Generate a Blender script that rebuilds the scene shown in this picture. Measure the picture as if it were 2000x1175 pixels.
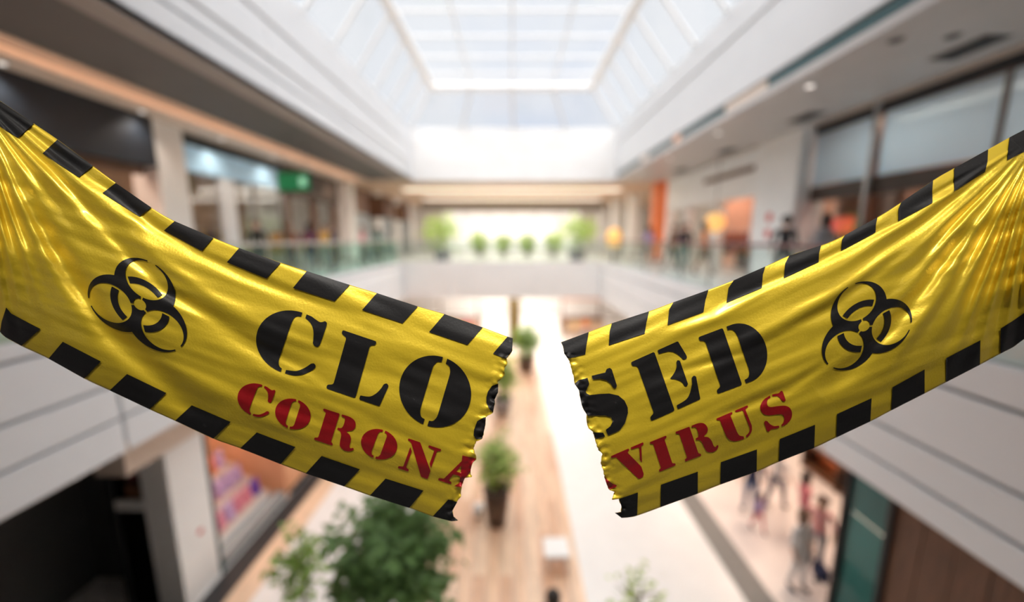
import bpy, bmesh, math, random
from mathutils import Vector, Matrix, noise
for o in list(bpy.data.objects): bpy.data.objects.remove(o)
sc = bpy.context.scene
C = sc.collection
PI = math.pi
# ------------------------------------------------------------------ camera
EYE = 7.0                       # lens height above the ground floor
FPX = 750.0                     # focal length in pixels of the 2000 px frame
TH = math.atan(122 / 750)       # downward pitch
cam_d = bpy.data.cameras.new('camera'); cam = bpy.data.objects.new('camera', cam_d); C.objects.link(cam)
cam.location = (0, 0, EYE); cam.rotation_euler = (PI / 2 - TH, 0, 0)
cam_d.sensor_fit = 'HORIZONTAL'; cam_d.sensor_width = 36; cam_d.lens = 36 * FPX / 2000
cam_d.clip_start = 0.05; cam_d.clip_end = 300
cam_d.dof.use_dof = True; cam_d.dof.focus_distance = 1.0; cam_d.dof.aperture_fstop = 0.42
sc.camera = cam
# ------------------------------------------------------------------ exposure, sky, sun
sc.view_settings.view_transform = 'Standard'; sc.view_settings.look = 'None'
sc.view_settings.exposure = 0.0; sc.view_settings.gamma = 1.0; sc.view_settings.use_curve_mapping = False
w = bpy.data.worlds.new('sky'); sc.world = w; w.use_nodes = True
nt = w.node_tree; nt.nodes.clear()
wo = nt.nodes.new('ShaderNodeOutputWorld'); wb = nt.nodes.new('ShaderNodeBackground')
tc = nt.nodes.new('ShaderNodeTexCoord'); nz = nt.nodes.new('ShaderNodeTexNoise'); rp = nt.nodes.new('ShaderNodeValToRGB')
nz.inputs['Scale'].default_value = 2.2; nz.inputs['Detail'].default_value = 4
rp.color_ramp.elements[0].position = 0.33; rp.color_ramp.elements[0].color = (0.66, 0.75, 0.94, 1)
rp.color_ramp.elements[1].position = 0.52; rp.color_ramp.elements[1].color = (0.93, 0.94, 0.97, 1)
nt.links.new(tc.outputs['Generated'], nz.inputs['Vector']); nt.links.new(nz.outputs['Fac'], rp.inputs['Fac'])
nt.links.new(rp.outputs['Color'], wb.inputs['Color']); nt.links.new(wb.outputs['Background'], wo.inputs['Surface'])
wb.inputs['Strength'].default_value = 0.88
sun_d = bpy.data.lights.new('sun', 'SUN'); sun = bpy.data.objects.new('sun', sun_d); C.objects.link(sun)
sun_d.energy = 9.6; sun_d.angle = math.radians(120); sun_d.color = (1.0, 0.945, 0.89)
sun.location = (0, 12, 25); sun.rotation_euler = (math.radians(11), math.radians(3), 0)

# ------------------------------------------------------------------ helpers
def mat(name, col, rough=0.5, metal=0.0, emit=None, es=0.0, noise_amt=0.0, nscale=8.0, bump=0.0, bscale=60.0, coat=0.0, spec=0.5, stretch=None):
    m = bpy.data.materials.new(name); m.use_nodes = True
    t = m.node_tree; b = t.nodes['Principled BSDF']
    b.inputs['Roughness'].default_value = rough; b.inputs['Metallic'].default_value = metal
    b.inputs['Specular IOR Level'].default_value = spec
    b.inputs['Coat Weight'].default_value = coat; b.inputs['Coat Roughness'].default_value = 0.15
    c = (*col, 1)
    b.inputs['Base Color'].default_value = c
    if noise_amt or bump:
        co = t.nodes.new('ShaderNodeTexCoord'); src = co.outputs['Object']
        if stretch:
            mp = t.nodes.new('ShaderNodeMapping'); mp.inputs['Scale'].default_value = stretch
            t.links.new(src, mp.inputs['Vector']); src = mp.outputs['Vector']
    if noise_amt:
        n = t.nodes.new('ShaderNodeTexNoise'); n.inputs['Scale'].default_value = nscale; n.inputs['Detail'].default_value = 4
        r = t.nodes.new('ShaderNodeValToRGB')
        r.color_ramp.elements[0].position = 0.3; r.color_ramp.elements[1].position = 0.7
        r.color_ramp.elements[0].color = (*[max(0, x * (1 - noise_amt)) for x in col], 1)
        r.color_ramp.elements[1].color = (*[min(1, x * (1 + noise_amt)) for x in col], 1)
        t.links.new(src, n.inputs['Vector']); t.links.new(n.outputs['Fac'], r.inputs['Fac']); t.links.new(r.outputs['Color'], b.inputs['Base Color'])
    if bump:
        n2 = t.nodes.new('ShaderNodeTexNoise'); n2.inputs['Scale'].default_value = bscale; n2.inputs['Detail'].default_value = 5
        bp = t.nodes.new('ShaderNodeBump'); bp.inputs['Strength'].default_value = bump; bp.inputs['Distance'].default_value = 0.004
        t.links.new(src, n2.inputs['Vector']); t.links.new(n2.outputs['Fac'], bp.inputs['Height']); t.links.new(bp.outputs['Normal'], b.inputs['Normal'])
    if emit:
        b.inputs['Emission Color'].default_value = (*emit, 1); b.inputs['Emission Strength'].default_value = es
    return m
def glass(name, tint, refl=0.12, body=0.0, body_col=(0.8, 0.85, 0.85)):
    m = bpy.data.materials.new(name); m.use_nodes = True
    t = m.node_tree; t.nodes.clear()
    out = t.nodes.new('ShaderNodeOutputMaterial'); tr = t.nodes.new('ShaderNodeBsdfTransparent'); gl = t.nodes.new('ShaderNodeBsdfGlossy')
    tr.inputs['Color'].default_value = (*tint, 1); gl.inputs['Roughness'].default_value = 0.05
    mx = t.nodes.new('ShaderNodeMixShader'); mx.inputs[0].default_value = refl
    t.links.new(tr.outputs[0], mx.inputs[1]); t.links.new(gl.outputs[0], mx.inputs[2])
    last = mx
    if body:
        df = t.nodes.new('ShaderNodeBsdfTranslucent'); df.inputs['Color'].default_value = (*body_col, 1)
        m2 = t.nodes.new('ShaderNodeMixShader'); m2.inputs[0].default_value = body
        t.links.new(mx.outputs[0], m2.inputs[1]); t.links.new(df.outputs[0], m2.inputs[2]); last = m2
    t.links.new(last.outputs[0], out.inputs['Surface'])
    return m
M = {}
def setup_mats():
    M['white'] = mat('white_paint', (0.85, 0.84, 0.83), 0.5, noise_amt=0.03, nscale=1.5)
    M['white_cool'] = mat('white_panel', (0.78, 0.80, 0.83), 0.35, noise_amt=0.02, nscale=1.0)
    M['white_floor'] = mat('white_stone', (0.80, 0.79, 0.78), 0.28, noise_amt=0.03, nscale=2.0)
    M['pink_floor'] = mat('pale_pink_stone', (0.78, 0.70, 0.67), 0.3, noise_amt=0.04, nscale=2.0)
    M['white_upper'] = mat('white_upper_panel', (0.68, 0.69, 0.71), 0.5, noise_amt=0.02, nscale=1.0)
    M['shop_back'] = mat('shop_back_brown', (0.26, 0.16, 0.10), 0.6, noise_amt=0.3, nscale=1.2)
    M['near_floor'] = mat('bounce_cut_floor', (0.10, 0.10, 0.10), 0.9, noise_amt=0.2, nscale=30)  # unseen floor kept dark to cut bounce onto the banners
    M['near_wall'] = mat('taupe_wall', (0.30, 0.28, 0.26), 0.7, noise_amt=0.05)  # unseen wall darkened to cut fill onto the banners
    M['joint'] = mat('joint_grey', (0.28, 0.30, 0.31), 0.7, noise_amt=0.1)
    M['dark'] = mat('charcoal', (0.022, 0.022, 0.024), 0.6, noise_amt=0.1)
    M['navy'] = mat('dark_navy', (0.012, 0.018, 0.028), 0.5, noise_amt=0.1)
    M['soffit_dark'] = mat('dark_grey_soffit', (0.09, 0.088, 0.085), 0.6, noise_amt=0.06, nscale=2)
    M['soffit_brown'] = mat('taupe_trim', (0.30, 0.27, 0.25), 0.6, noise_amt=0.05, nscale=2)
    M['soffit_metal'] = mat('grey_metal_soffit', (0.50, 0.48, 0.47), 0.4, noise_amt=0.05, nscale=1.5)
    M['beige'] = mat('beige_plaster', (0.72, 0.60, 0.51), 0.6, noise_amt=0.05)
    M['salmon'] = mat('salmon_wall', (0.72, 0.40, 0.29), 0.6, noise_amt=0.08, nscale=2)
    M['peach'] = mat('peach_wall', (0.85, 0.43, 0.24), 0.6, noise_amt=0.06, nscale=2)
    M['brown'] = mat('brown_timber', (0.13, 0.055, 0.025), 0.5, noise_amt=0.3, nscale=3, stretch=(6, 6, 0.6))
    M['brown_dark'] = mat('dark_brown', (0.05, 0.03, 0.02), 0.5, noise_amt=0.2)
    M['wood_soffit'] = mat('pale_wood', (0.74, 0.54, 0.38), 0.5, noise_amt=0.1, nscale=3)
    M['teal'] = mat('teal_glass_panel', (0.02, 0.075, 0.08), 0.15, noise_amt=0.1)
    M['maroon'] = mat('maroon_rail', (0.12, 0.03, 0.03), 0.35, noise_amt=0.1)
    M['steel'] = mat('brushed_steel', (0.5, 0.5, 0.5), 0.3, 1.0, noise_amt=0.05)
    M['grey'] = mat('mid_grey', (0.22, 0.21, 0.20), 0.6, noise_amt=0.1)
    M['orange'] = mat('orange_panel', (0.85, 0.24, 0.08), 0.5, noise_amt=0.05)
    M['blue_sign'] = mat('blue_sign_panel', (0.36, 0.55, 0.70), 0.4, noise_amt=0.25, nscale=2, emit=(0.35, 0.55, 0.70), es=0.25)
    M['green_sign'] = mat('green_lit_sign', (0.01, 0.25, 0.09), 0.4, noise_amt=0.1, emit=(0.02, 0.42, 0.15), es=0.12)
    M['green_lamp'] = mat('green_lamp', (0.4, 0.9, 0.6), 0.4, noise_amt=0.05, emit=(0.45, 0.95, 0.65), es=0.45)
    M['red_lamp'] = mat('red_lit_sign', (0.8, 0.05, 0.03), 0.4, noise_amt=0.05, emit=(0.9, 0.05, 0.03), es=0.8)
    M['red'] = mat('red_print', (0.62, 0.03, 0.03), 0.5, noise_amt=0.05)
    M['pot'] = mat('brown_pot', (0.10, 0.055, 0.035), 0.35, noise_amt=0.2)
    M['pot_grey'] = mat('grey_pot', (0.32, 0.30, 0.30), 0.45, noise_amt=0.1)
    M['soil'] = mat('soil', (0.05, 0.03, 0.02), 0.9, noise_amt=0.3, nscale=30)
    M['bark'] = mat('bark', (0.14, 0.09, 0.05), 0.8, noise_amt=0.3, nscale=12)
    def leafm(name, col):
        m = mat(name, col, .5, noise_amt=.4, nscale=6); t = m.node_tree; b = t.nodes['Principled BSDF']; out = t.nodes['Material Output']
        tl = t.nodes.new('ShaderNodeBsdfTranslucent'); mx = t.nodes.new('ShaderNodeMixShader'); mx.inputs[0].default_value = .45
        src = b.inputs['Base Color'].links[0].from_socket; t.links.new(src, tl.inputs['Color'])
        t.links.new(b.outputs[0], mx.inputs[1]); t.links.new(tl.outputs[0], mx.inputs[2]); t.links.new(mx.outputs[0], out.inputs['Surface'])
        return m
    M['leaf'] = leafm('leaf_green', (0.28, 0.44, 0.10)); M['leaf_dark'] = leafm('leaf_dark_green', (0.14, 0.25, 0.08)); M['leaf_pale'] = leafm('leaf_pale_green', (0.42, 0.55, 0.16))
    M['leaf_far'] = leafm('leaf_bright_green', (0.52, 0.74, 0.12))
    M['cove'] = mat('warm_cove_light', (0.9, 0.6, 0.4), 0.5, noise_amt=0.02, emit=(1.0, 0.58, 0.36), es=2.3)
    M['added_warm'] = mat('added_warm_lamp', (1, 0.9, 0.8), 0.5, noise_amt=0.02, emit=(1.0, 0.76, 0.58), es=15.0)  # emission for the added shop lamps
    M['lamp_white'] = mat('white_lamp', (1, 1, 1), 0.5, noise_amt=0.02, emit=(1.0, 0.94, 0.88), es=8.0)
    M['added_soft'] = mat('added_soft_lamp', (1, 1, 1), 0.5, noise_amt=0.02, emit=(1.0, 0.80, 0.64), es=1.2)  # emission for the added soft bands
    M['lamp_dim'] = mat('dim_lamp', (1, 1, 1), 0.5, noise_amt=0.02, emit=(1.0, 0.92, 0.85), es=1.2)
    M['lantern'] = mat('amber_lantern', (0.95, 0.6, 0.2), 0.5, noise_amt=0.05, emit=(1.0, 0.52, 0.16), es=0.75)
    M['glazing'] = mat('far_glazing', (0.9, 0.9, 0.9), 0.3, noise_amt=0.02, emit=(1.0, 0.97, 0.95), es=0.5)
    M['sky_pane'] = glass('skylight_glass', (0.90, 0.92, 0.94), 0.03, 0.04, (0.9, 0.9, 0.9))
    M['rail_glass'] = glass('railing_glass', (0.90, 0.96, 0.95), 0.06)
    M['shop_glass'] = glass('shop_glass', (0.85, 0.90, 0.92), 0.10)
    M['smoke_glass'] = glass('smoked_glass', (0.10, 0.10, 0.11), 0.03)
    M['sky_sheen_glass'] = glass('pale_blue_sky_sheen', (0.7, 0.8, 0.86), 0.06, 0.85, (0.55, 0.74, 0.90))  # pale blue body stands in for sky reflected in the panes
    M['teal_glass'] = glass('teal_shop_glass', (0.14, 0.36, 0.38), 0.08, 0.35, (0.22, 0.50, 0.52))
setup_mats()

def tag(o, label=None, cat=None, group=None, kind=None):
    if label: o['label'] = label
    if cat: o['category'] = cat
    if group: o['group'] = group
    if kind: o['kind'] = kind
    return o
def thing(name, label, cat, loc=(0, 0, 0), group=None, kind=None):
    o = bpy.data.objects.new(name, None); C.objects.link(o); o.location = loc; o.empty_display_size = 0.1
    if kind: o['kind'] = kind
    else: tag(o, label, cat, group)
    if kind and label: o['label'] = label
    return o
def wloc(o):
    v = Vector((0, 0, 0))
    while o: v += o.location; o = o.parent
    return v
def obj(name, bm, m, parent=None, smooth=False):
    me = bpy.data.meshes.new(name)
    if parent:
        off = wloc(parent); bmesh.ops.translate(bm, vec=-off, verts=bm.verts)
    bm.normal_update(); bm.to_mesh(me); bm.free()
    if m is not None: me.materials.append(m if not isinstance(m, str) else M[m])
    if smooth:
        for p in me.polygons: p.use_smooth = True
    o = bpy.data.objects.new(name, me); C.objects.link(o)
    if parent: o.parent = parent
    return o
def bx(x0, x1, y0, y1, z0, z1, bm=None, bev=0.0):
    b = bm or bmesh.new()
    r = bmesh.ops.create_cube(b, size=1)
    bmesh.ops.scale(b, vec=(abs(x1 - x0), abs(y1 - y0), abs(z1 - z0)), verts=r['verts'])
    bmesh.ops.translate(b, vec=((x0 + x1) / 2, (y0 + y1) / 2, (z0 + z1) / 2), verts=r['verts'])
    if bev:
        es = {e for v in r['verts'] for e in v.link_edges}
        bmesh.ops.bevel(b, geom=list(es), offset=bev, segments=2, affect='EDGES')
    return b
def cyl(p0, p1, r0, r1=None, n=12, bm=None):
    b = bm or bmesh.new(); r1 = r0 if r1 is None else r1
    p0 = Vector(p0); p1 = Vector(p1); d = p1 - p0
    r = bmesh.ops.create_cone(b, cap_ends=True, segments=n, radius1=r0, radius2=r1, depth=d.length)
    q = Vector((0, 0, 1)).rotation_difference(d.normalized())
    bmesh.ops.transform(b, matrix=Matrix.Translation((p0 + p1) / 2) @ q.to_matrix().to_4x4(), verts=r['verts'])
    return b
def lathe(prof, loc, n=20, bm=None):
    b = bm or bmesh.new(); rings = []
    for r, z in prof:
        rings.append([b.verts.new((loc[0] + r * math.cos(2 * PI * i / n), loc[1] + r * math.sin(2 * PI * i / n), loc[2] + z)) for i in range(n)])
    for a, c in zip(rings, rings[1:]):
        for i in range(n): b.faces.new((a[i], a[(i + 1) % n], c[(i + 1) % n], c[i]))
    b.faces.new(list(reversed(rings[0]))); b.faces.new(rings[-1])
    return b
def struct(name, bm, m, parent=None):
    o = obj(name, bm, m, parent)
    if not parent: o['kind'] = 'structure'
    return o
def Z(z): return EYE + z      # heights measured from the lens

L2 = Z(-1.2)                  # upper floor
FB = Z(-2.95)                 # underside of the upper floor edge
CE = Z(2.7)                   # soffit over the upper walkways
XL, XR = -5.4, 4.35           # atrium edges of the upper floor
UL, UR = -4.75, 4.9           # edges of the soffits
SL, SR = -8.5, 7.5            # upper shopfront planes
YE, YF = 19.0, 36.0           # far edge of the void, far end of the mall
WT = Z(5.1)                   # top of the upper white walls
YS = 5.0                      # near end of the skylight

# ------------------------------------------------------------------ ground floor
struct('floor', bx(-14, 14, -8, YF, -0.2, 0), 'white_floor')
struct('trim_1', bx(4.58, 5.14, -2, 19, 0, 0.012), 'grey')
struct('trim_2', bx(-6.1, -5.62, -2, 19, 0, 0.014), 'dark')
struct('trim_3', bx(-5.62, -5.12, -2, 19, 0, 0.010), 'wood_soffit')
deck = thing('wooden_walkway', 'reddish brown plank walkway laid down the middle of the ground floor', 'walkway')
deckm = [mat('deck_oak_a', (0.74, 0.49, 0.33), 0.35, noise_amt=0.25, nscale=3, stretch=(8, 0.8, 8)),
         mat('deck_oak_b', (0.66, 0.40, 0.26), 0.35, noise_amt=0.25, nscale=3, stretch=(8, 0.8, 8)),
         mat('deck_oak_c', (0.78, 0.56, 0.40), 0.35, noise_amt=0.25, nscale=3, stretch=(8, 0.8, 8))]
random.seed(3)
def share(name, me, loc, m, parent):
    o = bpy.data.objects.new(name, me); C.objects.link(o); o.parent = parent; o.location = loc
    o.material_slots[0].link = 'OBJECT'; o.material_slots[0].material = m if not isinstance(m, str) else M[m]
    return o
def box_mesh(name, sx, sy, sz, bev=0.0):
    bm = bx(-sx / 2, sx / 2, -sy / 2, sy / 2, -sz / 2, sz / 2, bev=bev)
    me = bpy.data.meshes.new(name); bm.to_mesh(me); bm.free(); me.materials.append(M['white']); return me
pw = (1.45 + 2.26) / 13
pm = box_mesh('plank', pw - 0.012, 2.4 - 0.012, 0.04)
for i in range(13):
    for k in range(9):
        y = 1.0 + 2.4 * k + (1.2 if i % 2 else 0)
        share('plank', pm, (-2.26 + pw * (i + 0.5), y + 1.2, 0.02), random.choice(deckm), deck)

# ------------------------------------------------------------------ upper floor slabs with panelled edges
struct('floor_left', bx(-13, XL - 0.12, -2, YF, FB + 0.15, L2), 'white_floor')
struct('floor_right', bx(XR + 0.12, 13, -2, YF, FB + 0.15, L2), 'white_floor')
struct('floor_far', bx(XL - 0.12, XR + 0.12, YE + 0.12, YF, FB + 0.15, L2), 'white_floor')
struct('floor_near', bx(XL - 0.12, XR + 0.12, -7, 1.04, FB + 0.15, L2), 'near_floor')
def fascia(name, x0, x1, bands, ylen, axis, far=False):
    t = thing(name, None, None, kind='structure')
    n = 0
    for a, b in zip(bands, bands[1:]):
        for (y0, y1) in ylen:
            if far: bm = bx(y0 + 0.012, y1 - 0.012, x0, x1, Z(b) + 0.02, Z(a) - 0.02, bev=0.012)
            else: bm = bx(x0, x1, y0 + 0.012, y1 - 0.012, Z(b) + 0.02, Z(a) - 0.02, bev=0.012)
            obj('panel', bm, 'white' if far else 'white_cool', t)
    return t
ys = [(-2 + 3.5 * i, 1.5 + 3.5 * i) for i in range(6)]
fl = fascia('trim_4', XL - 0.1, XL, [-1.1, -1.32, -1.97, -2.46, -2.97], ys, 'x')
obj('backing', bx(XL - 0.125, XL - 0.06, -2, 19, FB + 0.02, L2 + 0.05), 'joint', fl)
fr = fascia('trim_5', XR, XR + 0.1, [-1.1, -1.48, -2.18, -2.61, -2.97], ys, 'x')
obj('backing', bx(XR + 0.06, XR + 0.125, -2, 19, FB + 0.02, L2 + 0.05), 'joint', fr)
ff = fascia('trim_6', YE, YE + 0.1, [-1.1, -2.97], [(XL, -2.2), (-2.2, 1.1), (1.1, XR)], 'y', True)
obj('backing', bx(XL, XR, YE + 0.06, YE + 0.125, FB + 0.02, L2 + 0.05), 'white', ff)
# undersides of the slabs
for nm, a in (('ceiling_left', (-13, XL - 0.01, -2, YF)), ('ceiling_right', (XR + 0.01, 13, -2, YF)), ('ceiling_far', (XL - 0.01, XR + 0.01, YE + 0.01, YF))):
    struct(nm, bx(a[0], a[1], a[2], a[3], FB, FB + 0.14), 'beige' if nm != 'ceiling_far' else 'white')

# ------------------------------------------------------------------ glass railings
def railing(label, pts, rail_m, tint='rail_glass'):
    t = thing('glass_railing', label, 'railing', (pts[0][0], pts[0][1], L2), 'glass railings around the void')
    (xa, ya), (xb, yb) = pts
    L = math.hypot(xb - xa, yb - ya); n = max(1, round(L / 1.5)); d = Vector((xb - xa, yb - ya, 0)) / L
    for i in range(n):
        a = Vector((xa, ya, 0)) + d * (L * i / n + 0.02); b = Vector((xa, ya, 0)) + d * (L * (i + 1) / n - 0.02)
        th = Vector((abs(d.y), abs(d.x), 0)) * 0.008
        obj('glass_panel', bx(min(a.x, b.x) - th.x, max(a.x, b.x) + th.x, min(a.y, b.y) - th.y, max(a.y, b.y) + th.y, L2 + 0.03, L2 + 1.02), tint, t)
        p = Vector((xa, ya, 0)) + d * (L * i / n)
        obj('post', bx(p.x - 0.018, p.x + 0.018, p.y - 0.018, p.y + 0.018, L2, L2 + 1.05), 'steel', t)
    obj('handrail', cyl((xa, ya, L2 + 1.08), (xb, yb, L2 + 1.08), 0.035), rail_m, t)
    e = 0.03
    obj('base_channel', bx(min(xa, xb) - e, max(xa, xb) + e, min(ya, yb) - e, max(ya, yb) + e, L2, L2 + 0.06), 'grey', t)
    return t
M['rail_glass_green'] = glass('green_railing_glass', (0.72, 0.90, 0.86), 0.07)
railing('greenish glass railing along the walkway of the blue-signed shops', ((XL - 0.2, 1.6), (XL - 0.2, YE)), 'steel', 'rail_glass_green')
railing('glass railing with maroon handrail before the salmon-lit shops', ((XR + 0.2, 1.6), (XR + 0.2, YE)), 'maroon')
railing('clear glass railing across the far end under the bushes', ((XL - 0.2, YE + 0.25), (XR + 0.2, YE + 0.25)), 'steel')

# ------------------------------------------------------------------ soffits, upper white walls, skylight
struct('ceiling_soffit_edge', bx(-5.18, UL, YS - 3, YE, CE, CE + 0.12), 'soffit_brown')['kind'] = 'structure'
struct('ceiling_soffit_dark', bx(-6.85, -5.18, -7, YE, CE + 0.02, CE + 0.14), 'soffit_dark')
cov = struct('ceiling_cove', bx(-7.5, -6.85, -7, YE, CE + 0.22, CE + 0.3), 'beige')
obj('cove_light', bx(-7.42, -6.95, 2, YE, CE + 0.16, CE + 0.2), 'cove', cov)
obj('cove_side', bx(-6.86, -6.84, 2, YE, CE, CE + 0.3), 'beige', cov)
obj('cove_lip', bx(-7.24, -7.20, 2, YE, CE + 0.02, CE + 0.16), 'soffit_brown', cov)
struct('ceiling_soffit_pale', bx(-13, -7.5, -7, YE, CE, CE + 0.14), 'beige')
struct('ceiling_soffit_right', bx(UR, 7.15, -7, YE, CE, CE + 0.14), 'soffit_metal')
struct('ceiling_slot', bx(7.15, 7.5, -7, YE, CE + 0.2, CE + 0.3), 'dark')
struct('ceiling_shops_right', bx(7.5, 13, -7, YE, CE, CE + 0.14), 'beige')
# far soffit with wooden slats
fs = struct('ceiling_far_soffit', bx(-13, 13, YE + 0.12, YF, CE + 0.1, CE + 0.2), 'wood_soffit')
for i in range(12):
    obj('slat', bx(-8, 8, YE + 0.8 + i * 1.35, YE + 1.25 + i * 1.35, CE + .02, CE + 0.1), 'wood_soffit' if i % 2 else 'beige', fs)
obj('beam', bx(-7.1, 7.1, YE + 11.5, YE + 12.3, CE - 0.55, CE + 0.1), 'soffit_brown', fs)
# unseen ceiling added over the near bridge to dim the near parts
struct('ceiling_near_added', bx(-5.18, UR, -7, YS, CE + 0.5, CE + 0.64), 'white')
struct('wall_near', bx(-13, 13, -7.2, -7, 0, CE + 0.6), 'near_wall')
# upper walls around the skylight, in horizontal bands
def upper_wall(name, bands, side):
    t = thing(name, None, None, kind='structure')
    for j, (a, b) in enumerate(bands):
        for k in range(5):
            y0 = 1.0 + 3.6 * k; y1 = y0 + 3.6
            if side == 'l': bm = bx(UL - 0.08 - 0.05 * (j % 2), UL - 0.03 * (j % 2), y0 + .006, y1 - .006, Z(a) + 0.015, Z(b) - 0.015)
            else: bm = bx(UR + 0.03 * (j % 2), UR + 0.08 + 0.05 * (j % 2), y0 + .006, y1 - .006, Z(a) + 0.015, Z(b) - 0.015)
            obj('panel', bm, 'white_upper', t)
    if side == 'l': obj('backing', bx(UL - 0.2, UL - 0.1, 1, YE, CE + .12, WT), 'joint', t)
    else: obj('backing', bx(UR + 0.1, UR + 0.2, 1, YE, CE + .14, WT), 'joint', t)
    return t
upper_wall('wall_left', [(2.7, 3.17), (3.21, 3.5), (3.5, 3.85), (3.85, 4.2), (4.2, 4.55), (4.55, 5.1)], 'l')
wr = upper_wall('wall_right', [(3.06, 3.7), (3.7, 4.4), (4.4, 5.1)], 'r')
for (y0, y1, m_) in ((2, 8.0, 'teal'), (8.0, 9.5, 'beige'), (9.5, 11.9, 'teal'), (11.9, 12.4, 'peach'), (12.4, 14.6, 'teal'), (14.6, 15.4, 'beige'), (15.4, 18.8, 'teal')):
    obj('strip_panel', bx(UR + 0.04, UR + 0.1, y0 + .02, y1 - .02, CE + 0.02, Z(3.04)), m_, wr)
we = thing('wall_far', None, None, kind='structure')
for j, (a, b) in enumerate([(2.7, 3.45), (3.45, 4.25), (4.25, 5.1)]):
    obj('panel', bx(UL, UR, YE, YE + 0.1, Z(a) + 0.01, Z(b) - 0.01), 'white', we)
struct('wall_near_upper', bx(UL - 0.2, UR + 0.2, YS - 0.2, YS - 0.05, CE + 0.5, WT), 'white')
# skylight lantern: sloped sides, hipped end, flat top
sk = thing('window_1', None, None, kind='structure')
TX0, TX1, TY1, TZ = -3.35, 3.35, 17.3, Z(6.25)
def quad_pane(a, b, c, d, parent, name='pane', m_='sky_pane'):
    bm = bmesh.new(); pts = [Vector(p) for p in (a, b, c, d)]
    n = (pts[1] - pts[0]).cross(pts[3] - pts[0]).normalized() * 0.012
    lo = [bm.verts.new(p - n) for p in pts]; hi = [bm.verts.new(p + n) for p in pts]
    bm.faces.new(lo[::-1]); bm.faces.new(hi)
    for i in range(4): bm.faces.new((lo[i], lo[(i + 1) % 4], hi[(i + 1) % 4], hi[i]))
    obj(name, bm, m_, parent)
def bar(a, b, r, parent, m_='white', name='bar'):
    obj(name, cyl(a, b, r, n=6), m_, parent)
NY = 9
def yb(i): return YS + (YE - YS) * i / NY
def yt(i): return YS + (TY1 - YS) * i / NY
for i in range(NY):
    quad_pane((UL, yb(i), WT), (UL, yb(i + 1), WT), (TX0, yt(i + 1), TZ), (TX0, yt(i), TZ), sk)
    quad_pane((UR, yb(i), WT), (UR, yb(i + 1), WT), (TX1, yt(i + 1), TZ), (TX1, yt(i), TZ), sk)
    for k in range(4):
        xa = TX0 + (TX1 - TX0) * k / 4; xb = TX0 + (TX1 - TX0) * (k + 1) / 4
        quad_pane((xa, yt(i), TZ), (xb, yt(i), TZ), (xb, yt(i + 1), TZ), (xa, yt(i + 1), TZ), sk)
for i in range(NY + 1):
    bar((UL, yb(i), WT), (TX0, yt(i), TZ), 0.05, sk); bar((UR, yb(i), WT), (TX1, yt(i), TZ), 0.05, sk)
    bar((TX0, yt(i), TZ), (TX1, yt(i), TZ), 0.035, sk)
for k in range(5):
    xa = TX0 + (TX1 - TX0) * k / 4; xe = UL + (UR - UL) * k / 4
    bar((xa, YS, TZ), (xa, TY1, TZ), 0.16 if k in (0, 4) else 0.03, sk, 'white')
    bar((xe, YE, WT), (xa, TY1, TZ), 0.06, sk)
    if k < 4:
        xa2 = TX0 + (TX1 - TX0) * (k + 1) / 4; xe2 = UL + (UR - UL) * (k + 1) / 4
        quad_pane((xe, YE, WT), (xe2, YE, WT), (xa2, TY1, TZ), (xa, TY1, TZ), sk)
bar((TX0, TY1, TZ), (TX1, TY1, TZ), 0.16, sk)
quad_pane((UL, YS - .05, WT), (UR, YS - .05, WT), (TX1, YS, TZ), (TX0, YS, TZ), sk, 'end_panel', 'white')
# vents and downlights in the soffits
for x, y in ((6.54, 6.02), (6.62, 9.2), (6.72, 12.6), (6.75, 16.0)):
    t = tag(thing('ceiling_vent', 'dark rectangular vent set into the grey metal soffit', 'vent', (x, y, CE), 'soffit vents'))
    obj('frame', bx(x - 0.2, x + 0.2, y - 0.36, y + 0.36, CE - 0.015, CE + 0.01), 'grey', t)
    for q in range(5): obj('louvre', bx(x - 0.17 + q * 0.07, x - 0.115 + q * 0.07, y - 0.33, y + 0.33, CE - 0.03, CE - 0.014), 'dark', t)
for x, y, on in ((5.29, 5.8, 0), (5.96, 5.7, 0), (5.33, 7.4, 1), (5.33, 10.5, 1), (5.33, 13.6, 1), (5.33, 16.6, 1)):
    t = thing('downlight', 'small round downlight recessed in the grey metal soffit', 'downlight', (x, y, CE), 'soffit downlights')
    obj('ring', lathe([(0.09, -0.012), (0.10, 0.0), (0.10, 0.02)], (x, y, CE)), 'grey', t)
    obj('lens', lathe([(0.065, -0.02), (0.07, -0.011)], (x, y, CE)), 'lamp_dim' if on else 'dark', t)

for y in (6.5, 8.8, 11.1, 13.4, 15.7, 18.0):  # downlights added to brighten the walkway below
    t = thing('downlight', 'added small warm downlight in the pale soffit before the blue sign', 'downlight', (-7.95, y, CE), 'added pale soffit downlights')
    obj('ring', lathe([(0.07, -0.012), (0.08, 0.0), (0.08, 0.02)], (-7.95, y, CE)), 'grey', t)
    obj('lens', lathe([(0.05, -0.02), (0.055, -0.011)], (-7.95, y, CE)), 'lamp_dim', t)
    ld = bpy.data.lights.new('added_walkway_beam', 'SPOT'); lo_ = bpy.data.objects.new('added_walkway_beam', ld); C.objects.link(lo_); lo_.parent = t
    ld.energy = 110; ld.spot_size = math.radians(125); ld.spot_blend = .8; ld.shadow_soft_size = .1; ld.color = (1, .88, .76); lo_.location = (0, 0, -.03)
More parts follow.
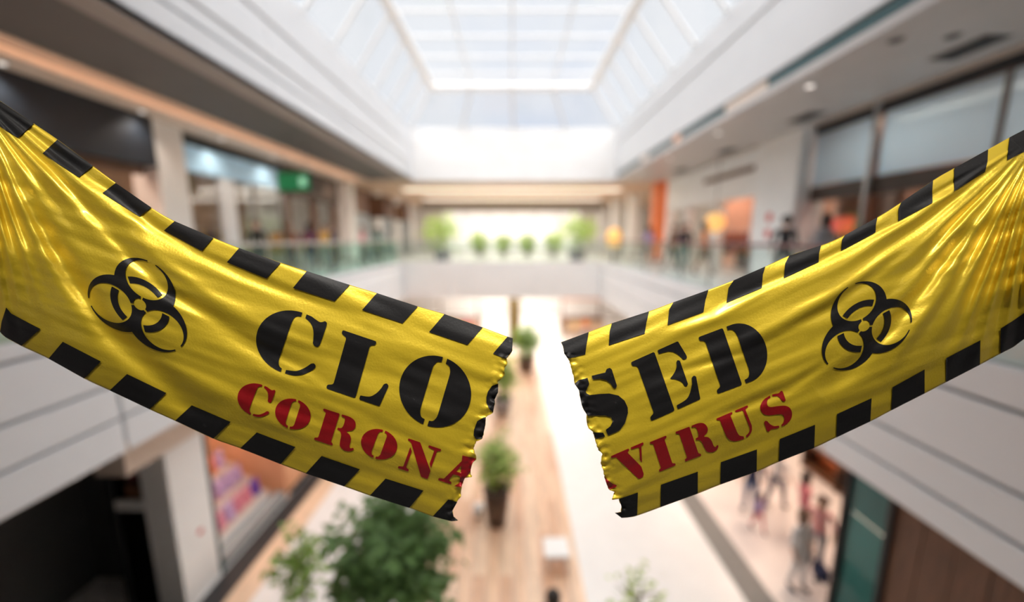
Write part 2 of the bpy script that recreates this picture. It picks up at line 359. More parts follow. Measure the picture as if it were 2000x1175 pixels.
# ------------------------------------------------------------------ upper shops: shells
struct('wall_left_shops', bx(-13, -12.8, -7, YE, L2, CE), 'shop_back'); struct('wall_left_concourse', bx(-13, -12.8, YE, YF, L2, CE + .1), 'white')
struct('wall_right_shops', bx(12.8, 13, -7, YE, L2, CE), 'salmon'); struct('wall_right_concourse', bx(12.8, 13, YE, YF, L2, CE + .1), 'white')
far = thing('window_2', None, None, kind='structure')
obj('wall', bx(-13, 13, YF, YF + 0.2, 0, CE + 0.2), 'white', far)
for i in range(6): obj('pane', bx(-6.3 + 2.1 * i + .05, -4.2 + 2.1 * i - .05, YF - 0.06, YF - 0.01, L2 + 0.3, CE - 0.35), 'glazing', far)
for i in range(7): obj('mullion', bx(-6.36 + 2.1 * i, -6.24 + 2.1 * i, YF - 0.1, YF - 0.01, L2 + 0.1, CE - 0.3), 'white', far)

def part(name, m_, t, *a, **k): return obj(name, bx(*a, **k), m_, t)
# shop with the dark navy header
t = thing('shopfront', 'shopfront with a deep dark navy header over a salmon wall', 'shopfront', (SL, 6, L2))
part('header', 'navy', t, SL - 0.1, SL + 0.35, -2, 9.22, Z(1.62), CE - 0.005)
struct('wall_left_salmon', bx(SL - 1.7, SL - 1.5, -2, 9.22, L2, CE - .005), 'salmon')
part('bulkhead', 'brown', t, SL - 0.08, SL + 0.12, 7.3, 9.15, Z(1.44), Z(1.62))
t = thing('pillar', 'white pillar between the navy header and the blue sign', 'pillar', (SL, 9.6, L2))
part('shaft', 'white', t, SL - 0.3, SL + 0.32, 9.25, 10.05, L2 + .15, CE - .005); part('base', 'grey', t, SL - 0.32, SL + 0.35, 9.23, 10.07, L2, L2 + 0.15)
# shop with the blue sign
t = thing('shopfront', 'glazed shopfront with a pale blue sign band beside the white pillar', 'shopfront', (SL, 12, L2))
part('sign_band', 'blue_sign', t, SL - 0.05, SL + 0.12, 10.1, 14.6, Z(1.75), Z(2.4))
part('header', 'dark', t, SL - 0.06, SL + 0.05, 10.1, 14.6, Z(2.4), CE - .005)
for y in (10.15, 11.5, 13.0, 14.5):
    part('mullion', 'white_cool' if y == 11.5 else 'steel', t, SL - 0.05, SL + 0.08, y, y + (0.55 if y == 11.5 else 0.07), L2, Z(1.75))
for y0, y1 in ((10.22, 11.48), (12.06, 12.98), (13.08, 14.48)): part('pane', 'shop_glass', t, SL - 0.012, SL + 0.012, y0, y1, L2 + 0.02, Z(1.74))
# third shop and beyond on that walkway
t = thing('shopfront', 'open brown-framed shopfront with warm interior near the hanging exit sign', 'shopfront', (SL, 17, L2))
part('header', 'brown_dark', t, SL - 0.1, SL + 0.2, 14.7, 18.9, Z(1.6), CE - .005)
for y in (14.7, 16.7, 18.6): part('post', 'brown', t, SL - 0.1, SL + 0.12, y, y + 0.2, L2, Z(1.6))
c_ = thing('shop_counter', 'pale wooden counter at the back of the brown-framed shop', 'counter', (SL - 2.2, 16.6, L2))
part('body', 'wood_soffit', c_, SL - 2.4, SL - 1.9, 15.2, 18, L2, L2 + 0.95); part('worktop', 'brown', c_, SL - 2.45, SL - 1.85, 15.15, 18.05, L2 + .95, L2 + 1.0)
for i, (y, m_, w_) in enumerate(((20.0, 'white', 0.6), (24.0, 'white', .6), (28, 'white', .6), (32, 'white', .6))):
    t = thing('pillar', 'white pillar of the far concourse on the blue sign side', 'pillar', (SL, y, L2), 'far concourse pillars on the blue sign side')
    part('shaft', m_, t, SL - 0.3, SL + 0.3, y, y + w_, L2 + .15, CE + .09); part('base', 'grey', t, SL - 0.33, SL + 0.33, y - .03, y + w_ + .03, L2, L2 + .15)
    if i < 3:
        t = thing('shopfront', f'far glazed shopfront with brown header, {("first", "second", "third")[i]} beyond the hanging brown signs', 'shopfront', (SL, y + 2.3, L2), 'far shopfronts on the blue sign side')
        part('header', 'brown', t, SL - 0.1, SL + 0.1, y + .65, y + 3.95, Z(1.4), CE + .09)
        part('pane', 'shop_glass', t, SL - .01, SL + .01, y + .65, y + 3.95, L2, Z(1.4))
# hanging signs
def hang_sign(name, label, cat, x, y, z, wx, h, m_, lampm=None):
    t = thing(name, label, cat, (x, y, z))
    part('box', 'dark', t, x - wx / 2, x + wx / 2, y - 0.08, y + 0.08, z - h / 2, z + h / 2, bev=0.01)
    part('face', m_, t, x - wx / 2 + .04, x + wx / 2 - .04, y - 0.095, y - 0.08, z - h / 2 + .05, z + h / 2 - .05)
    for s in (-1, 1): obj('rod', cyl((x + s * wx * .35, y, z + h / 2), (x + s * wx * .35, y, CE + .1 if y > YE else CE + .02), 0.012, n=6), 'steel', t)
    if lampm: obj('pictogram', bx(x + wx * .18, x + wx * .36, y - .1, y - .095, z - h * .2, z + h * .2), lampm, t)
    return t
hang_sign('exit_sign', 'green lit exit sign hanging in a dark box', 'sign', -6.7, 12.3, Z(1.72), 1.05, 0.62, 'green_sign', 'green_lamp')
hang_sign('hanging_sign', 'brown hanging sign over the walkway before the exit sign', 'sign', -7.0, 20.4, Z(1.6), 0.9, 1.1, 'brown')
hang_sign('hanging_sign', 'narrow brown hanging sign nearest the leafy bushes', 'sign', -6.6, 23.2, Z(1.5), 0.6, 0.9, 'brown')
# shops on the salmon side
t = thing('shopfront', 'tall glazed shopfront with upper panes coloured like reflected sky over a salmon interior', 'shopfront', (SR, 7, L2))
part('header', 'dark', t, SR - 0.05, SR + 0.2, -2, 9.95, Z(2.52), CE - .005)
for y0, y1 in ((-2, 4.3), (4.4, 6.2), (6.3, 8.2), (8.35, 9.95)): part('upper_pane', 'sky_sheen_glass', t, SR, SR + 0.03, y0, y1, Z(1.28), Z(2.5))
part('beam', 'brown_dark', t, SR - 0.02, SR + 0.25, -2, 9.95, Z(0.92), Z(1.26))
for y0, y1 in ((-2, 4.3), (4.4, 6.2), (6.3, 8.2), (8.35, 9.95)): part('pane', 'shop_glass', t, SR, SR + 0.02, y0, y1, L2 + .02, Z(.9))
for y in (4.35, 6.25): part('mullion', 'grey', t, SR - .03, SR + .05, y - .03, y + .03, L2, Z(2.5))
obj('post', cyl((SR - 0.1, 8.28, L2), (SR - 0.1, 8.28, CE), 0.055), 'steel', t)
struct('wall_salmon_1', bx(SR + 2.4, SR + 2.55, -2, 9.95, L2, CE - .005), 'salmon')
t2 = thing('wall_shelving', 'pale shelving boards on the salmon back wall behind the sky-coloured panes', 'shelf', (SR + 2.2, 6.4, Z(-.45)))
for zz in (0.5, 0.05, -0.45): part('board', 'wood_soffit', t2, SR + 2.0, SR + 2.4, 3, 9.8, Z(zz), Z(zz) + .04)
part('lit_sign', 'red_lamp', t, SR + .35, SR + .4, 9.05, 9.75, Z(0.12), Z(0.50))
t = thing('pillar', 'broad white pillar with red stickers beside the salmon shop', 'pillar', (SR, 10.8, L2))
part('shaft', 'white', t, SR - 0.35, SR + 0.4, 10.0, 11.7, L2 + .12, CE - .005); part('base', 'grey', t, SR - .37, SR + .42, 9.98, 11.72, L2, L2 + .12)
for z in (0.58, 0.14): obj('sticker', lathe([(0.13, 0), (0.13, 0.004)], (0, 0, 0)), 'red', t)
for s, z in zip([c for c in t.children if c.name.startswith('sticker')], (0.58, 0.14)):
    s.rotation_euler = (0, -PI / 2, 0); s.location = Vector((SR - 0.352, 10.9, Z(z))) - t.location
    # keep the disc on the pillar face
    s.data.transform(Matrix.Translation(t.location))
t = thing('shopfront', 'white-walled shopfront with salmon openings and an amber lantern', 'shopfront', (SR, 15, L2))
part('header', 'white', t, SR - .1, SR + .2, 11.75, 18.9, Z(1.3), CE - .005)
part('cornice', 'brown', t, SR - .16, SR - .1, 12.2, 15.2, Z(2.05), Z(2.2))
for y in (11.75, 14.2, 16.6, 18.6): part('jamb', 'white', t, SR - .1, SR + .2, y, y + .3, L2, Z(1.3))
struct('wall_salmon_2', bx(SR + 2.2, SR + 2.3, 11.8, 18.8, L2, CE - .005), 'salmon')
c_ = thing('shop_counter', 'dark brown counter at the back of the white-walled shop', 'counter', (SR + 1.85, 14, L2))
part('body', 'brown_dark', c_, SR + 1.65, SR + 2.1, 12.3, 15.8, L2, L2 + .8); part('worktop', 'wood_soffit', c_, SR + 1.6, SR + 2.12, 12.25, 15.85, L2 + .8, L2 + .85)
t = thing('lantern', 'round amber paper lantern hanging in the white-walled shop', 'lantern', (SR - .45, 13.6, Z(.55)))
obj('shade', lathe([(0.04, -.33), (.22, -.26), (.33, -.08), (.33, .08), (.22, .26), (.04, .33)], (SR - .45, 13.6, Z(.55))), 'lantern', t, True)
obj('cord', cyl((SR - .45, 13.6, Z(.85)), (SR - .45, 13.6, CE + .02), 0.01, n=6), 'dark', t)
t = thing('pillar', 'orange clad pillar at the corner of the far concourse', 'pillar', (SR, 20, L2))
part('shaft', 'orange', t, SR - .35, SR + .25, 19.7, 20.3, L2 + .1, CE + .08); part('base', 'grey', t, SR - .37, SR + .27, 19.68, 20.32, L2, L2 + .1)
for i, y in enumerate((24.0, 28.0, 32.0)):
    t = thing('pillar', 'white pillar of the far concourse beyond the orange pillar', 'pillar', (SR, y, L2), 'far concourse pillars beyond the orange one')
    part('shaft', 'white', t, SR - .3, SR + .3, y, y + .6, L2 + .1, CE + .09); part('base', 'grey', t, SR - .32, SR + .32, y - .02, y + .62, L2, L2 + .1)
t = thing('lantern', 'amber standing lantern lamp beside the far bush', 'lantern', (5.4, 20.6, L2))
obj('stand', cyl((5.4, 20.6, L2), (5.4, 20.6, L2 + .75), .05), 'dark', t); obj('foot', lathe([(.2, 0), (.2, .04), (.05, .06)], (5.4, 20.6, L2)), 'dark', t)
obj('shade', lathe([(.1, .72), (.32, .85), (.40, 1.2), (.30, 1.6), (.1, 1.75)], (5.4, 20.6, L2)), 'lantern', t, True)

# ------------------------------------------------------------------ lamps added to brighten the shops, the far concourse and under the slabs
def added_lamp(label, x, y, z, sx, sy, m_, group):
    t = thing('added_ceiling_lamp', label, 'lamp', (x, y, z), group)
    part('housing', 'white', t, x - sx / 2 - .04, x + sx / 2 + .04, y - sy / 2 - .04, y + sy / 2 + .04, z - .06, z)
    part('diffuser', m_, t, x - sx / 2, x + sx / 2, y - sy / 2, y + sy / 2, z - .075, z - .061)
    if m_ == 'added_soft':
        ld = bpy.data.lights.new('added_glow', 'AREA'); lo_ = bpy.data.objects.new('added_glow', ld); C.objects.link(lo_); lo_.parent = t  # added area light that strengthens the soft bands
        ld.shape = 'RECTANGLE'; ld.size = sx; ld.size_y = sy; ld.energy = 330; ld.color = (1, .90, .80); lo_.location = (0, 0, -.09)
for y in (5.5, 8.2): added_lamp('added long warm ceiling lamp hidden behind the navy header', -9.2, y, CE, .4, 2.2, 'added_warm', 'added lamps behind the navy header')  # added to lift the salmon wall behind the header
for y in (12, 16.5): added_lamp('added long warm ceiling lamp inside the shops on the blue sign side', -10.6, y, CE, .5, 2.6, 'added_warm', 'added shop lamps on the blue sign side')  # added to light these shop interiors
for y in (4.5, 8.0, 13.2, 17): added_lamp('added long warm ceiling lamp inside the salmon shops', 8.8, y, CE, .4, 2.4, 'added_warm', 'added shop lamps on the salmon side')  # added for the interiors and the pale panes above the beam
for y in (22, 27, 32):  # added bands that brighten the far concourse
    added_lamp('added broad soft lamp band in the far wooden soffit', 0, y, CE + .02, 12, 1.0, 'added_soft', 'added far soffit lamps')
for y in (21, 25, 29, 33):  # added bands that light the space beneath the far floor
    added_lamp('added broad soft lamp band under the far upper floor', 0, y, FB, 9, 1.2, 'added_soft', 'added lamps under the far floor')
for y in (7.9, 9.0): added_lamp('added warm lamp over the gift shop', -7.5, y, FB, .9, .8, 'added_warm', 'added gift shop lamps')  # added to brighten the gift display
for y in (8.0, 11.0, 15): added_lamp('added warm lamp over the open shop with people', 7.6, y, FB, 1.3, 1.8, 'added_warm', 'added open shop lamps')  # added to brighten the shoppers and the pale floor

# ------------------------------------------------------------------ ground-floor shops
GL = -6.15
t = thing('shopfront', 'dark glazed ground floor shopfront in a white portal frame', 'shopfront', (GL, 4, 0))
part('pier', 'white', t, GL - .5, GL, 6.25, 7.1, 0, Z(-3.75), bev=.01)
part('lintel', 'beige', t, GL - .5, GL, 5.6, 7.1, Z(-3.75), FB - .005)
part('transom', 'white', t, GL - 1.05, GL - .02, 6.28, 6.36, Z(-4.88), Z(-4.70)); part('head', 'beige', t, GL - 1.15, GL - .02, 6.28, 6.36, Z(-3.93), Z(-3.76))
part('upper_pane', 'smoke_glass', t, GL - 1.05, GL - .02, 6.32, 6.34, Z(-4.69), Z(-3.94)); part('lower_pane', 'smoke_glass', t, GL - 1.05, GL - .02, 6.32, 6.34, .05, Z(-4.89))
part('mullion', 'dark', t, GL - 1.15, GL - 1.05, 6.28, 6.36, .02, Z(-3.94))
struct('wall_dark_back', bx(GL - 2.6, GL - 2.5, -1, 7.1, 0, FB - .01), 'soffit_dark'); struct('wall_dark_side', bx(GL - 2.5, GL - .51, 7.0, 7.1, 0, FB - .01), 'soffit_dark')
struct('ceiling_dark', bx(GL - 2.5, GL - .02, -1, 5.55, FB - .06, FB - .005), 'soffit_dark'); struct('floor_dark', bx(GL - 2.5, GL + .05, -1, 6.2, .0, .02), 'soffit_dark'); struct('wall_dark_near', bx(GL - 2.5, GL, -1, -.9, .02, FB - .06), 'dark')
t2 = thing('counter', 'black counter in the dark ground floor shop', 'counter', (GL - 1.2, 3.4, .02))
part('body', 'dark', t2, GL - 1.5, GL - .9, 2.2, 4.8, .02, 1.05); part('worktop', 'navy', t2, GL - 1.55, GL - .85, 2.15, 4.85, 1.05, 1.1)
part('edge_glass', 'teal', t, GL - .04, GL + .02, 7.1, 7.16, 0, Z(-3.8))
part('poster', 'maroon', t, GL - .8, GL - .35, 6.305, 6.318, Z(-4.3), Z(-4.02)); part('poster', 'brown', t, GL - .85, GL - .5, 6.305, 6.318, Z(-4.65), Z(-4.4))
obj('sticker', cyl((GL + .001, 6.75, 1.3), (GL + .006, 6.75, 1.3), .06), 'red', t)
struct('wall_gift_back', bx(GL - 2.6, GL - 2.5, 7.2, 9.5, 0, FB - .01), 'white')
struct('wall_gift_side', bx(GL - 2.5, GL, 9.5, 9.6, 0, FB - .01), 'peach')
t = thing('shop_header', 'dark brown header beam over the open gift shop', 'header', (GL, 8.3, Z(-3.6)))
part('beam', 'brown_dark', t, GL - .2, GL, 7.2, 9.45, Z(-3.6), FB - .005); part('fillet', 'beige', t, GL - .02, GL + .01, 7.2, 9.45, Z(-3.62), Z(-3.56))
t = thing('step', 'grey step across the front of the gift shop', 'step', (GL, 8.3, .014)); part('riser', 'grey', t, GL - .28, GL, 7.2, 9.45, .014, .2); part('tread', 'joint', t, GL - .3, GL + .02, 7.2, 9.45, .2, .23)
t = thing('wall_panel', 'peach painted ground floor wall panel past the gift shop', 'wall panel', (GL, 15, 0))
part('face', 'peach', t, GL - .3, GL, 9.65, 18.9, .14, FB - .005); part('skirting', 'brown_dark', t, GL - .3, GL + .03, 9.65, 18.9, .016, .14)
# merchandise: soft toys and boxes
random.seed(11)
cols = {'purple': (0.16, 0.07, 0.45), 'lilac': (0.62, 0.45, 0.72), 'white': (0.85, 0.82, 0.82), 'pink': (0.80, 0.30, 0.38), 'orange': (0.88, 0.24, 0.06), 'crimson': (0.5, 0.05, 0.08)}
for k, c in cols.items(): M['toy_' + k] = mat('plush_' + k, c, 0.9, noise_amt=0.12, nscale=20, bump=0.3)
for k in range(3):
    xa = GL - .36 - k * .42; hh = .4 + k * .38; nm = ('low', 'middle', 'tall')[k]
    t = thing('display_plinth', f'{nm} white display plinth holding soft toys in the gift shop', 'plinth', (xa - .2, 8.3, 0))
    part('body', 'white', t, xa - .40, xa, 7.4, 9.3, .005, hh - .03); part('top', 'beige', t, xa - .41, xa + .005, 7.38, 9.32, hh - .03, hh)
def plush(x, y, z, k, s, pn):
    t = thing('soft_toy', f'{k} plush toy on the {pn} gift shop plinth', 'toy', (x, y, z), f'{k} plush toys on the {pn} plinth')
    obj('body', lathe([(.03, 0), (.12 * s, .03 * s), (.15 * s, .13 * s), (.10 * s, .24 * s), (.03, .27 * s)], (x, y, z), 10), 'toy_' + k, t, True)
    obj('head', lathe([(.02, .23 * s), (.10 * s, .27 * s), (.11 * s, .36 * s), (.02, .44 * s)], (x, y, z), 10), 'toy_' + k, t, True)
    for q in (-1, 1): obj('ear', lathe([(.01, .40 * s), (.04 * s, .43 * s), (.01, .50 * s)], (x, y + q * .08 * s, z), 8), 'toy_' + k, t, True)
for k3 in range(3):
    for i in range(6):
        key = random.choice(['purple', 'lilac', 'white', 'purple', 'lilac', 'white', 'pink'] if k3 < 2 else ['orange', 'pink', 'white', 'lilac', 'crimson'])
        plush(GL - .56 - k3 * .42, 7.55 + i * .31, .4 + .38 * k3, key, .95, ('low', 'middle', 'tall')[k3])
# wall shelf goods
for i in range(3):
    z = 1.55 + i * .5
    sh = tag(obj('wall_shelf', bx(GL - 2.5, GL - 2.15, 7.4, 9.4, z, z + .04), 'white'), f'white wall shelf at {("lowest", "middle", "top")[i]} height behind the soft toys', 'shelf')
    for j in range(5):
        key = random.choice(list(cols)); y = 7.5 + j * .4
        bmx = bx(GL - 2.45, GL - 2.22, y, y + .26, z + .045, z + .3 + random.random() * .15, bev=.01)
        g = thing('gift_box', f'{key} gift box on the {("lowest", "middle", "top")[i]} wall shelf', 'box', (GL - 2.33, y + .13, z + .045), f'{key} gift boxes on the {("lowest", "middle", "top")[i]} shelf')
        obj('box', bmx, 'toy_' + key, g); obj('ribbon', bx(GL - 2.352, GL - 2.308, y - .003, y + .263, z + .047, z + .31), 'toy_white' if key != 'white' else 'toy_pink', g)
# right ground shops
GR = 6.0
t = thing('shopfront', 'ground floor shopfront of brown timber boards with a teal glass bay', 'shopfront', (GR, 4, 0))
for i in range(16): part('board', 'brown', t, GR, GR + .25, 5.38 - .4 * (i + 1) + .006, 5.38 - .4 * i - .006, 0, Z(-3.1))
part('backing', 'brown_dark', t, GR + .1, GR + .3, -1.1, 5.38, 0, FB - .01)
part('mullion', 'dark', t, GR - .06, GR + .08, 5.38, 5.46, 0, FB - .01); part('mullion', 'dark', t, GR - .06, GR + .08, 6.16, 6.25, 0, FB - .01)
part('pane', 'teal_glass', t, GR - .01, GR + .02, 5.46, 6.16, 0.05, Z(-4.75)); part('upper_pane', 'teal_glass', t, GR - .01, GR + .02, 5.46, 6.16, Z(-4.72), FB - .01)
part('bay_back', 'teal', t, GR + .9, GR + 1.0, 5.4, 6.2, 0, FB - .01)
part('side_panel', 'brown_dark', t, GR + 1.0, GR + 4, 6.1, 6.2, 0, FB - .01)
struct('floor_inset', bx(5.14, 12, 6.3, 19, 0, .006), 'pink_floor')
struct('wall_right_ground', bx(11.8, 12, -1, YF, 0, FB), 'white'); struct('wall_left_ground', bx(-12, -11.8, -1, YF, 0, FB), 'beige')
t = thing('pillar', 'white ground floor pillar beside the display shelves', 'pillar', (7.4, 11.4, 0))
part('shaft', 'white', t, 7.1, 7.7, 11.1, 11.7, .12, FB - .005); part('base', 'grey', t, 7.07, 7.73, 11.07, 11.73, 0, .12)
t = thing('display_shelf', 'tall brown display shelving with orange back behind the shoppers', 'shelf', (9.3, 9, 0))
part('back', 'orange', t, 9.5, 9.56, 7.2, 11.0, .02, 2.9)
for y in (7.2, 8.45, 9.7, 10.95): part('upright', 'brown_dark', t, 9.0, 9.5, y, y + .06, .02, 2.9)
for z in (.1, .8, 1.5, 2.2, 2.86): part('board', 'brown', t, 9.0, 9.5, 7.2, 11.0, z, z + .05)
for i in range(3):
    for j in range(9):
        key = random.choice(['crimson', 'white', 'orange', 'pink']); y = 7.35 + (j % 3) * .36 + (j // 3) * 1.25; z = .852 + .7 * i
        h = random.uniform(.28, .5)
        g = thing('boxed_item', f'{key} box on the orange-backed display shelving', 'box', (9.2, y + .12, z), f'{key} boxes on the orange-backed shelving')
        part('carton', 'toy_' + key, g, 9.1, 9.35, y, y + .24, z, z + h, bev=.01); part('lid', 'toy_white' if key != 'white' else 'toy_crimson', g, 9.09, 9.36, y - .006, y + .246, z + h + .001, z + h + .04)
# far ground floor: kiosk and olive clad column
t = thing('pillar', 'olive brown clad column standing under the far upper floor', 'pillar', (0.15, 25, 0))
obj('shaft', lathe([(.42, .3), (.42, FB - .3)], (.15, 25, 0), 24), mat('olive_cladding', (.17, .12, .04), .6, noise_amt=.2), t, True)
obj('base', lathe([(.55, 0), (.55, .3)], (.15, 25, 0), 24), 'brown_dark', t); obj('capital', lathe([(.5, FB - .3), (.5, FB - .002)], (.15, 25, 0), 24), 'brown_dark', t)
for (x, lab) in ((5.2, 'wooden kiosk with rounded counter under the far floor beyond the white strip'), (-4.0, 'pinkish kiosk counter under the far floor near the peach wall')):
    t = thing('kiosk', lab, 'kiosk', (x, 28, 0))
    part('counter', 'wood_soffit' if x > 0 else 'salmon', t, x - 1.5, x + 1.5, 27.5, 28.6, 0, 1.1, bev=.05); part('worktop', 'brown', t, x - 1.6, x + 1.6, 27.4, 28.7, 1.1, 1.16)
    for s in (-1, 1): part('post', 'brown', t, x + s * 1.4 - .05, x + s * 1.4 + .05, 28.4, 28.5, 1.16, 2.6)
    part('canopy', 'salmon' if x > 0 else 'white', t, x - 1.6, x + 1.6, 27.4, 28.7, 2.6, 2.8)

# ------------------------------------------------------------------ plants
def foliage_mesh(center, rx, ry, rz, n, leaf, seed, fill=0.35):
    random.seed(seed); vs = []; fs = []
    for i in range(n):
        while True:
            p = Vector((random.uniform(-1, 1), random.uniform(-1, 1), random.uniform(-1, 1)))
            if fill < p.length < 1: break
        lump = 0.75 + 0.7 * noise.noise(p * 2.3 + Vector((seed, 0, 0)))
        p = Vector((p.x * rx, p.y * ry, p.z * rz)) * lump + Vector(center)
        q = Matrix.Rotation(random.uniform(0, 2 * PI), 3, 'Z') @ Matrix.Rotation(random.uniform(-.9, .9), 3, 'X')
        l = leaf * random.uniform(.6, 1.2); wd = l * .32; k = len(vs)
        for a in ((0, 0, 0), (wd, l * .45, .06 * l), (0, l, -.1 * l), (-wd, l * .45, .06 * l)): vs.append(p + q @ Vector(a))
        fs.append((k, k + 1, k + 2)); fs.append((k, k + 2, k + 3))
    bm = bmesh.new(); bv = [bm.verts.new(v) for v in vs]
    for f in fs: bm.faces.new([bv[i] for i in f])
    return bm
def potted(name, label, loc, pot_r, pot_h, crown_c, rx, rz, n, leaf, seed, leafm, potm, trunk=True, group=None):
    x, y, z = loc
    t = thing(name, label, 'plant', loc, group)
    p = obj('pot', lathe([(pot_r * .72, 0), (pot_r * .9, pot_h * .5), (pot_r, pot_h), (pot_r * .86, pot_h), (pot_r * .8, pot_h * .93)], loc, 20), potm, t, True)
    obj('soil', lathe([(pot_r * .8, pot_h * .88), (pot_r * .78, pot_h * .935)], loc, 16), 'soil', p)
    cz = crown_c
    if trunk:
        tr = obj('trunk', cyl((x, y, z + pot_h * .9), (x + .04, y, z + cz), .035 if pot_h < .8 else .05, .025, 8), 'bark', t)
        for k in range(6):
            a = k * 1.05; h = z + cz - rz * .5 + k * rz * .12
            obj('branch', cyl((x + .02, y, h), (x + rx * .6 * math.cos(a), y + rx * .6 * math.sin(a), h + rz * .55), .018, .007, 6), 'bark', tr)
    f = obj('foliage', foliage_mesh((x, y, z + cz), rx, rx, rz, n, leaf, seed), leafm, t); f['kind'] = 'stuff'
    return t
potted('potted_plant', 'leafy plant in a tall brown urn on the plank walkway', (-.38, 8.55, .042), .33, .95, 1.62, .64, .74, 560, .18, 1, 'leaf_pale', 'pot')
potted('potted_plant', 'second leafy plant down the walkway behind the brown urn', (-.4, 14.6, .042), .4, .7, 1.6, .75, 1.0, 900, .2, 2, 'leaf_pale', 'pot_grey')
potted('potted_plant', 'third leafy plant on the walkway before the olive column', (.75, 19.6, .042), .5, .8, 1.7, 1.0, 1.05, 1000, .22, 3, 'leaf', 'pot')
potted('potted_tree', 'large dark leafy tree rising beside the plank walkway', (-1.75, 5.0, .042), .42, .6, 2.35, 1.0, .95, 1700, .22, 4, 'leaf_dark', 'pot_grey')
potted('potted_shrub', 'sparse airy shrub on the white strip near the dark shopfront', (-3.35, 5.3, 0), .3, .5, 1.9, .5, .75, 220, .16, 5, 'leaf', 'pot_grey')
potted('potted_shrub', 'sparse pale shrub on the white floor beside the white stool', (2.05, 5.4, 0), .28, .45, 1.2, .6, .7, 70, .16, 6, 'leaf_pale', 'pot_grey')
# bushes on the far upper floor
for x, y, s, lab, lm in ((-3.75, 20.9, 1.22, 'round green bush in a grey planter at the railing by the brown signs', 'leaf_far'), (3.5, 20.9, 1.25, 'round green bush in a grey planter at the railing by the amber lamp', 'leaf_far'),
                   (-2.3, 27, .8, 'yellowish bush in the far planter row nearer the brown signs', 'leaf_far'), (-.6, 28, .75, 'small pale bush of the far planter row, second from the brown signs', 'leaf_far'), (1.1, 27.5, .75, 'small bush of the far planter row, third from the brown signs', 'leaf_far'), (2.9, 27, .8, 'small bush at the amber lamp end of the far planter row', 'leaf_far')):
    potted('bush', lab, (x, y, L2), .42 * s, .5 * s, 1.25 * s, 1.15 * s, .95 * s, 900, .2, int(x * 10) % 50 + 7, lm, 'pot_grey')
# small things on the walkway
t = thing('floor_lamp', 'small white globe lamp at the foot of the brown urn', 'lamp', (-.85, 8.75, .042))
obj('globe', lathe([(.05, .04), (.13, .10), (.16, .2), (.13, .3), (.04, .36)], (-.85, 8.75, .042)), 'white', t, True); obj('foot', lathe([(.1, 0), (.1, .04)], (-.85, 8.75, .042)), 'steel', t)
t = thing('stool', 'white square stool near the edge of the walkway', 'stool', (.95, 7.3, .042))
part('seat', 'white', t, .68, 1.22, 7.03, 7.57, .40, .47, bev=.015)
for sx in (.72, 1.14):
    for sy in (7.07, 7.49): part('leg', 'white', t, sx, sx + .045, sy, sy + .045, .042, .40)

# ------------------------------------------------------------------ people
def body_mesh(stride, arm, turn=0.0):
    V = []; E = []; R = []
    def v(p, r, par=None):
        V.append(p); R.append(r)
        if par is not None: E.append((par, len(V) - 1))
        return len(V) - 1
    pel = v((0, 0, .95), .135)
    w1 = v((0, 0, 1.08), .125, pel); ch = v((0, .01, 1.27), .145, w1); sh = v((0, .01, 1.40), .10, ch)
    nk = v((0, 0, 1.49), .055, sh); jaw = v((0, -.012, 1.545), .07, nk); hd = v((0, 0, 1.62), .092, jaw); tp = v((0, .012, 1.69), .065, hd)
    v((0, -.105, 1.60), .014, hd); v((.088, .0, 1.605), .018, hd); v((-.088, .0, 1.605), .018, hd)
    for s in (-1, 1):
        hp = v((s * .095, 0, .88), .10, pel); kn = v((s * .10, -stride * s * .5 - .02, .49), .062, hp)
        an = v((s * .10, -stride * s + (.06 if stride * s < 0 else 0), .09), .042, kn); v((s * .11, -stride * s - .05, .045), .045, an); v((s * .12, -stride * s - .15, .035), .035, len(V) - 1)
        so = v((s * .19, .01, 1.385), .062, sh); el = v((s * .245, .03 + arm * s * .3, 1.12), .044, so)
        wr_ = v((s * .25, -.06 + arm * s * .9 if arm else -.04, .89), .03, el); pa = v((s * .25, -.08 + arm * s, .82), .034, wr_)
        for q, (dx, dl) in enumerate(((-.026, .075), (-.009, .088), (.009, .082), (.026, .066))):
            f1 = v((s * .25 + s * .004, -.08 + arm * s + dx, .82 - dl * .6), .009, pa); v((s * .25 - s * .012, -.085 + arm * s + dx, .82 - dl), .008, f1)
        th = v((s * .245, -.125 + arm * s, .80), .010, pa); v((s * .24, -.135 + arm * s, .765), .009, th)
    me = bpy.data.meshes.new('person_skeleton'); me.from_pydata(V, E, [])
    o = bpy.data.objects.new('person_skeleton', me); C.objects.link(o)
    o.modifiers.new('skin', 'SKIN'); o.modifiers.new('sub', 'SUBSURF').levels = 1; o.modifiers['sub'].render_levels = 1
    for i, sv in enumerate(me.skin_vertices[0].data):
        r = R[i]; sv.radius = (r, r * .72) if i in (0, 1, 2, 3) else (r, r); sv.use_root = (i == 0)
    dg = bpy.context.evaluated_depsgraph_get(); dg.update()
    res = bpy.data.meshes.new_from_object(o.evaluated_get(dg)); res.name = 'person'
    bpy.data.objects.remove(o)
    res.materials.clear()
    for k in range(4): res.materials.append(M['white'])       # 0 skin 1 shirt 2 trousers 3 shoes
    zs = [x.co.z for x in res.vertices]; z0 = min(zs)
    for x in res.vertices: x.co.z -= z0
    for p in res.polygons:
        c = p.center; p.use_smooth = True
        if c.z < .10 and abs(c.x) < .22: p.material_index = 3
        elif c.z > 1.45: p.material_index = 0
        elif abs(c.x) > .2 and c.z < 1.02: p.material_index = 0
        elif c.z > .93: p.material_index = 1
        else: p.material_index = 2
    return res
